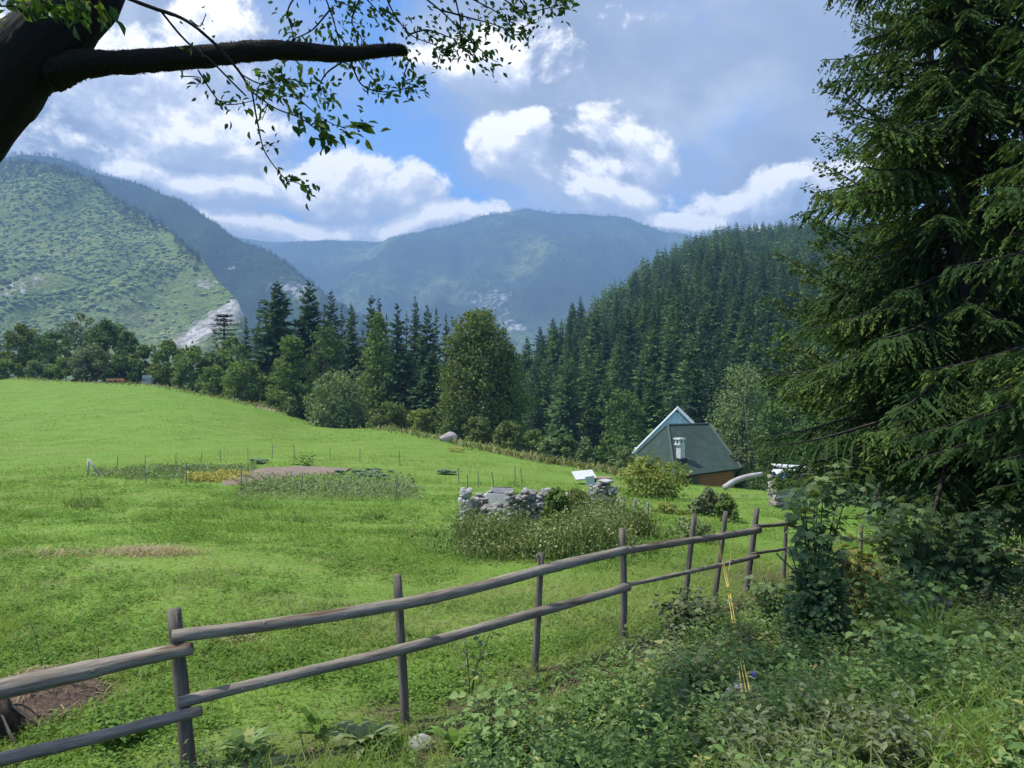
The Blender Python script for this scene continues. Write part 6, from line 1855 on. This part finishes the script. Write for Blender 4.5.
def beech():
    rng = rs(610); b = onground(925, 15.5); limbs = []
    def reach(px, py, dy):      # a limb whose tip is seen at (px,py)
        Y = 15.5 + dy; tip = P(px, py, Y) - b; l = math.hypot(tip[0], tip[1]); a = math.atan2(tip[1], tip[0]); el = rng.uniform(.12, .42)
        limbs.append((tip[2] - el * l, a, l, el))
    for px, py, dy in [(862, 8, 0), (868, 38, -1), (858, 62, .5), (842, 62, -.4), (880, 90, -.8), (826, 84, -.3), (832, 108, .4), (840, 138, -.6), (824, 137, .3), (818, 165, -.7), (836, 190, -1), (812, 190, .5), (808, 222, -.5), (800, 214, .4),
                       (815, 240, -1.2), (780, 256, .3), (795, 262, -.8), (788, 292, -1), (776, 300, .6), (800, 310, -1.3), (772, 330, -.5), (762, 345, .4), (790, 345, -1.2), (768, 372, -.8), (780, 392, -.4), (800, 380, -1.5),
                       (870, 130, -1.6), (880, 180, -2), (860, 220, -2), (850, 260, -2), (840, 310, -2.2), (850, 350, -2.2), (830, 400, -1.8), (900, 60, -1.5), (905, 20, -1), (890, 250, -2.5), (900, 320, -2.5), (820, 430, -1.2), (850, 430, -2)]:
        reach(px, py, dy)
    for k in range(34):
        limbs.append((rng.uniform(3, 12), rng.uniform(-1.2, 1.9), rng.uniform(1.2, 2.6), rng.uniform(.1, .5)))
    BEECH = leaf_mat('beech_leaves', [(0, (0.040, 0.076, 0.026)), (.5, (0.074, 0.128, 0.038)), (1, (0.152, 0.196, 0.071))], .22)
    spray_tree('tall leafy tree behind the huge spruce with limbs stretching left over the sky', b, 13, limbs, BEECH, 611, .085, 62)


beech()

# ------------------------------------------------------------------ the leaning tree overhead at the left
MOSSBARK = surf_mat('shaded_mossy_bark', [(.3, (.003, .003, .0025)), (.6, (.007, .006, .005)), (.8, (.010, .013, .005))], 7, (.7, 3, 3), bump=.9)  # trunk's shade put into a near-black bark colour, besides the moss
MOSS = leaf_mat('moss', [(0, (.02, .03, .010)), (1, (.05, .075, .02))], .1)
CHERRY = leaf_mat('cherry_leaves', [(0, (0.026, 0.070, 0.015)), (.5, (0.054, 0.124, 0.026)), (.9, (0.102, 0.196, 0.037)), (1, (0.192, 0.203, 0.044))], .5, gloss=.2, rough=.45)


def overhang():
    rng = rs(700); Y = 4.0
    foot = np.array([-5.6, 4.3, float(ground(np.array([-5.6]), np.array([4.3]))[0])])
    root = empty('cherry_tree', tuple(foot)); tag(root, 'dark leaning tree arching in over the top left corner', 'tree')
    L = lambda p: np.asarray(p) - foot
    top = P(115, -75, 4.2)
    tp = spline([L(foot + [0, 0, -.4]), L(foot + [.25, 0, .7]), L(P(-225, 325, 4.1)), L(P(-72, 168, 4.05)), L(P(8, 76, 4.0)), L(P(66, 18, 4.05)), L(P(100, -40, 4.15)), L(P(125, -150, 4.5)), L(P(130, -420, 5.6)), L([-2.1, 7.4, CZ + 8.5])], 60)
    tr = np.interp(np.linspace(0, 1, 60), [0, .15, .45, .55, .65, .72, .82, 1], [.34, .26, .195, .177, .172, .16, .14, .06])
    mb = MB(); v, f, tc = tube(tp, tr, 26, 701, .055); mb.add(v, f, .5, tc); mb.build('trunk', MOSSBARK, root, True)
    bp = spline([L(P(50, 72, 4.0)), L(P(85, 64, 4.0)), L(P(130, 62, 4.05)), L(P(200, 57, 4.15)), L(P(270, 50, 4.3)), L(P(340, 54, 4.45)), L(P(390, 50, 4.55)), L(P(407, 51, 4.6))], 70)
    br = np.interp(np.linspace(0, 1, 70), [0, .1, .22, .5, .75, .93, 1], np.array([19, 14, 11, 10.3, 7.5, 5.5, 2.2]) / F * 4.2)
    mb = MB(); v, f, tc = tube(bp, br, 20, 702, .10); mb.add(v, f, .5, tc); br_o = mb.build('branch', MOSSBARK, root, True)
    # moss and bark flakes fringe the branch and trunk
    def fringe(path, rad, n, ln, up_only, seed):
        r = rs(seed); k = r.integers(1, len(path) - 1, n); a = r.uniform(-.4, 3.5, n) if up_only else r.uniform(0, 6.283, n)
        T = norm(np.gradient(path, axis=0))[k]; A = norm(np.cross(T, [0, 0, 1.0])); B = np.cross(A, T)
        o = np.cos(a)[:, None] * A + np.sin(a)[:, None] * B
        p = path[k] + (path[k + 1] - path[k]) * r.random(n)[:, None] + o * (rad[k] * .93)[:, None]
        m = MB(); scatter(m, T_BLADE, p, o + r.normal(scale=.5, size=(n, 3)) + T * .2, sph(r, n), ln * r.uniform(.4, 1.3, n), ln * .28, r.random(n)); return m
    fm = fringe(bp, br, 5200, .014, False, 703); m = fm.build('moss', MOSS, br_o); m['kind'] = 'stuff'
    fm = fringe(tp[20:45], tr[20:45], 5200, .016, False, 704); m = fm.build('moss', MOSS, root); m['kind'] = 'stuff'
    # a second limb upward out of frame and the shading crown above
    limbs = [[(118, -90, 4.2), (60, -260, 4.3)], [(128, -140, 4.5), (380, -330, 5.5)], [(130, -300, 5.1), (-150, -420, 6.5)]]
    lb = MB(); ends = []
    T_ = [np.array(L(p)) for p in ([-3.6, 4.0, CZ + 7.5], [-.2, 5.6, CZ + 7.4], [-4.6, 7.0, CZ + 8.2], [.8, 7.0, CZ + 8.2], [-1.6, 8.6, CZ + 8.6], [-2.0, 3.0, CZ + 7.2])]
    st = [tp[44], tp[47], tp[50], tp[51], tp[54], tp[46]]
    for a, b in zip(st, T_):
        q = spline([a, a * .5 + b * .5 + [0, 0, .5], b], 10); v, f, tc = tube(q, np.linspace(.10, .03, 10), 8); lb.add(v, f, .5, tc)
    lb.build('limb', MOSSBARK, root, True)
    lob = []
    for k in range(46):
        a = rng.uniform(0, 6.283); q = rng.random() ** .6
        c = np.array([-1.9 + 4.3 * q * math.cos(a), 5.6 + 3.9 * q * math.sin(a), CZ + 8.0 + rng.uniform(-.3, 1.8) + .12 * max(0, 4.3 * q * math.sin(a))])
        lob.append((L(c), rng.uniform(.75, 1.3)))
    cb = MB(); crown_leaves(cb, rng, lob, 8500, .11, .6, .36); cb.build('crown', CHERRY, root)

    # twigs with leaves that hang into the picture
    def twig(pts, r0, r1, nleaf, ls, seed, u0=.0, droop=.5, spread=.035, cl=0):
        r = rs(seed); nleaf = int(nleaf * (1.5 if r0 < .0069 else 1.3)); ls = ls * 1.15; p = np.array([L(P(*q)) for q in pts]); path = spline(p, 30)
        v, f, tc = tube(path, np.linspace(r0, r1, 30), 6, seed, .12)
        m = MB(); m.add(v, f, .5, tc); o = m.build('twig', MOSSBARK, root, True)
        if nleaf:
            u = np.clip(u0 + (1 - u0) * r.random(nleaf) ** .8, 0, .999)
            if cl: u = np.clip(np.round(u * cl) / cl + r.normal(scale=.012, size=nleaf), 0, 1)
            q = np.column_stack([np.interp(u, np.linspace(0, 1, 30), path[:, k]) for k in range(3)])
            T = norm(np.gradient(path, axis=0))[(u * 29).astype(int)]
            d = norm(T * .6 + r.normal(scale=.7, size=q.shape) + [0, 0, -droop]); l = ls * r.uniform(.6, 1.25, nleaf)
            q = q + r.normal(scale=spread, size=q.shape)
            m = MB(); scatter(m, T_FOLD, q, d, r.normal(scale=.6, size=q.shape) + [0, -.35, .6], l, l * .58, r.random(nleaf)); m.build('leaves', CHERRY, o)
    y = 3.7
    twig([(118, -6, y), (150, 7, y), (185, 20, y), (215, 44, y), (238, 70, y), (252, 92, y)], .010, .006, 6, .03, 711)
    twig([(160, 10, y), (185, 40, y), (210, 60, y), (232, 82, y), (246, 96, y)], .006, .004, 4, .03, 712)
    twig([(252, 92, y), (258, 125, y), (265, 152, y), (284, 178, y), (292, 182, y)], .0045, .002, 10, .036, 713, .3, spread=.02)
    twig([(284, 178, y), (300, 184, y), (312, 190, y)], .003, .0015, 16, .045, 714, .1, spread=.03)
    twig([(240, 74, y), (262, 84, y), (285, 79, y), (310, 84, y)], .004, .002, 34, .045, 715, .15)
    twig([(252, 92, y), (275, 108, y), (300, 118, y), (320, 132, y), (326, 134, y)], .004, .002, 36, .05, 716, .15)
    twig([(300, 100, y), (318, 115, y), (338, 126, y), (360, 127, y)], .003, .0015, 14, .05, 717, .3, spread=.025)
    twig([(345, 126, y), (358, 126, y), (366, 124, y)], .002, .001, 10, .062, 718, .2, .35, spread=.03)
    twig([(198, 70, y), (212, 92, y), (222, 103, y), (238, 104, y), (255, 100, y)], .004, .002, 26, .038, 719, .2)
    twig([(180, 76, y), (200, 78, y), (196, 88, y)], .003, .0015, 6, .04, 720, .4)
    twig([(190, 20, y), (200, 26, y), (206, 14, y)], .004, .002, 3, .02, 721)
    twig([(256, 100, y), (262, 84, y), (290, 95, y), (300, 96, y)], .003, .0015, 26, .042, 722, .1)
    twig([(262, 112, y), (268, 104, y), (262, 120, y)], .003, .0015, 12, .035, 723, .1)
    twig([(262, 146, y), (270, 144, y), (278, 150, y)], .002, .001, 6, .034, 724, .2, spread=.015)
    z = 5.6
    k = 740
    for pts in [[(318, -20, z), (330, 10, z), (340, 44, z), (345, 70, z)], [(330, 10, z), (312, 30, z), (290, 42, z), (282, 60, z)], [(335, 30, z), (350, 50, z), (372, 78, z), (380, 88, z)],
                [(300, -10, z), (288, 10, z), (292, 30, z), (300, 60, z)], [(345, 60, z), (325, 75, z), (318, 95, z), (328, 100, z)], [(350, 60, z), (362, 85, z), (385, 92, z), (408, 88, z), (420, 85, z)],
                [(398, 45, z), (408, 60, z), (404, 78, z), (415, 86, z)], [(380, -20, z), (392, 10, z), (410, 34, z), (432, 44, z), (450, 52, z)], [(410, 34, z), (428, 30, z), (452, 38, z), (478, 44, z)],
                [(400, -20, z), (440, 10, z), (470, 40, z), (490, 58, z), (498, 62, z)], [(440, 10, z), (470, 18, z), (498, 26, z), (520, 38, z)], [(430, -20, z), (470, -2, z), (500, 14, z), (516, 26, z)],
                [(480, -20, z), (505, 0, z), (525, 12, z), (548, 8, z), (568, 4, z)], [(500, -20, z), (520, 0, z), (530, 20, z), (520, 30, z)], [(350, -20, z), (372, 5, z), (388, 22, z)], [(300, -20, z), (330, -2, z), (356, 8, z)],
                [(452, -15, z), (460, 20, z), (462, 44, z), (480, 62, z)], [(366, -15, z), (352, 20, z), (362, 40, z), (355, 56, z)], [(540, -20, z), (552, -4, z), (566, 2, z)], [(470, 40, z), (452, 46, z), (440, 60, z)]]:
        k += 1; twig(pts, .007, .002, 46, .046, k, .18, .35, spread=.05)
    # leaves across the trunk's top at the very corner
    w = 3.4
    for q, pts in enumerate([[(-30, 6, w), (10, 6, w), (40, 4, w)], [(20, -14, w), (40, 0, w), (58, 10, w)], [(50, -14, w), (70, 2, w), (80, 10, w)], [(80, -20, w), (92, -4, w), (104, 3, w)]]):
        twig(pts, .005, .002, 16, .062, 780 + q, .2, .7, spread=.03)


overhang()
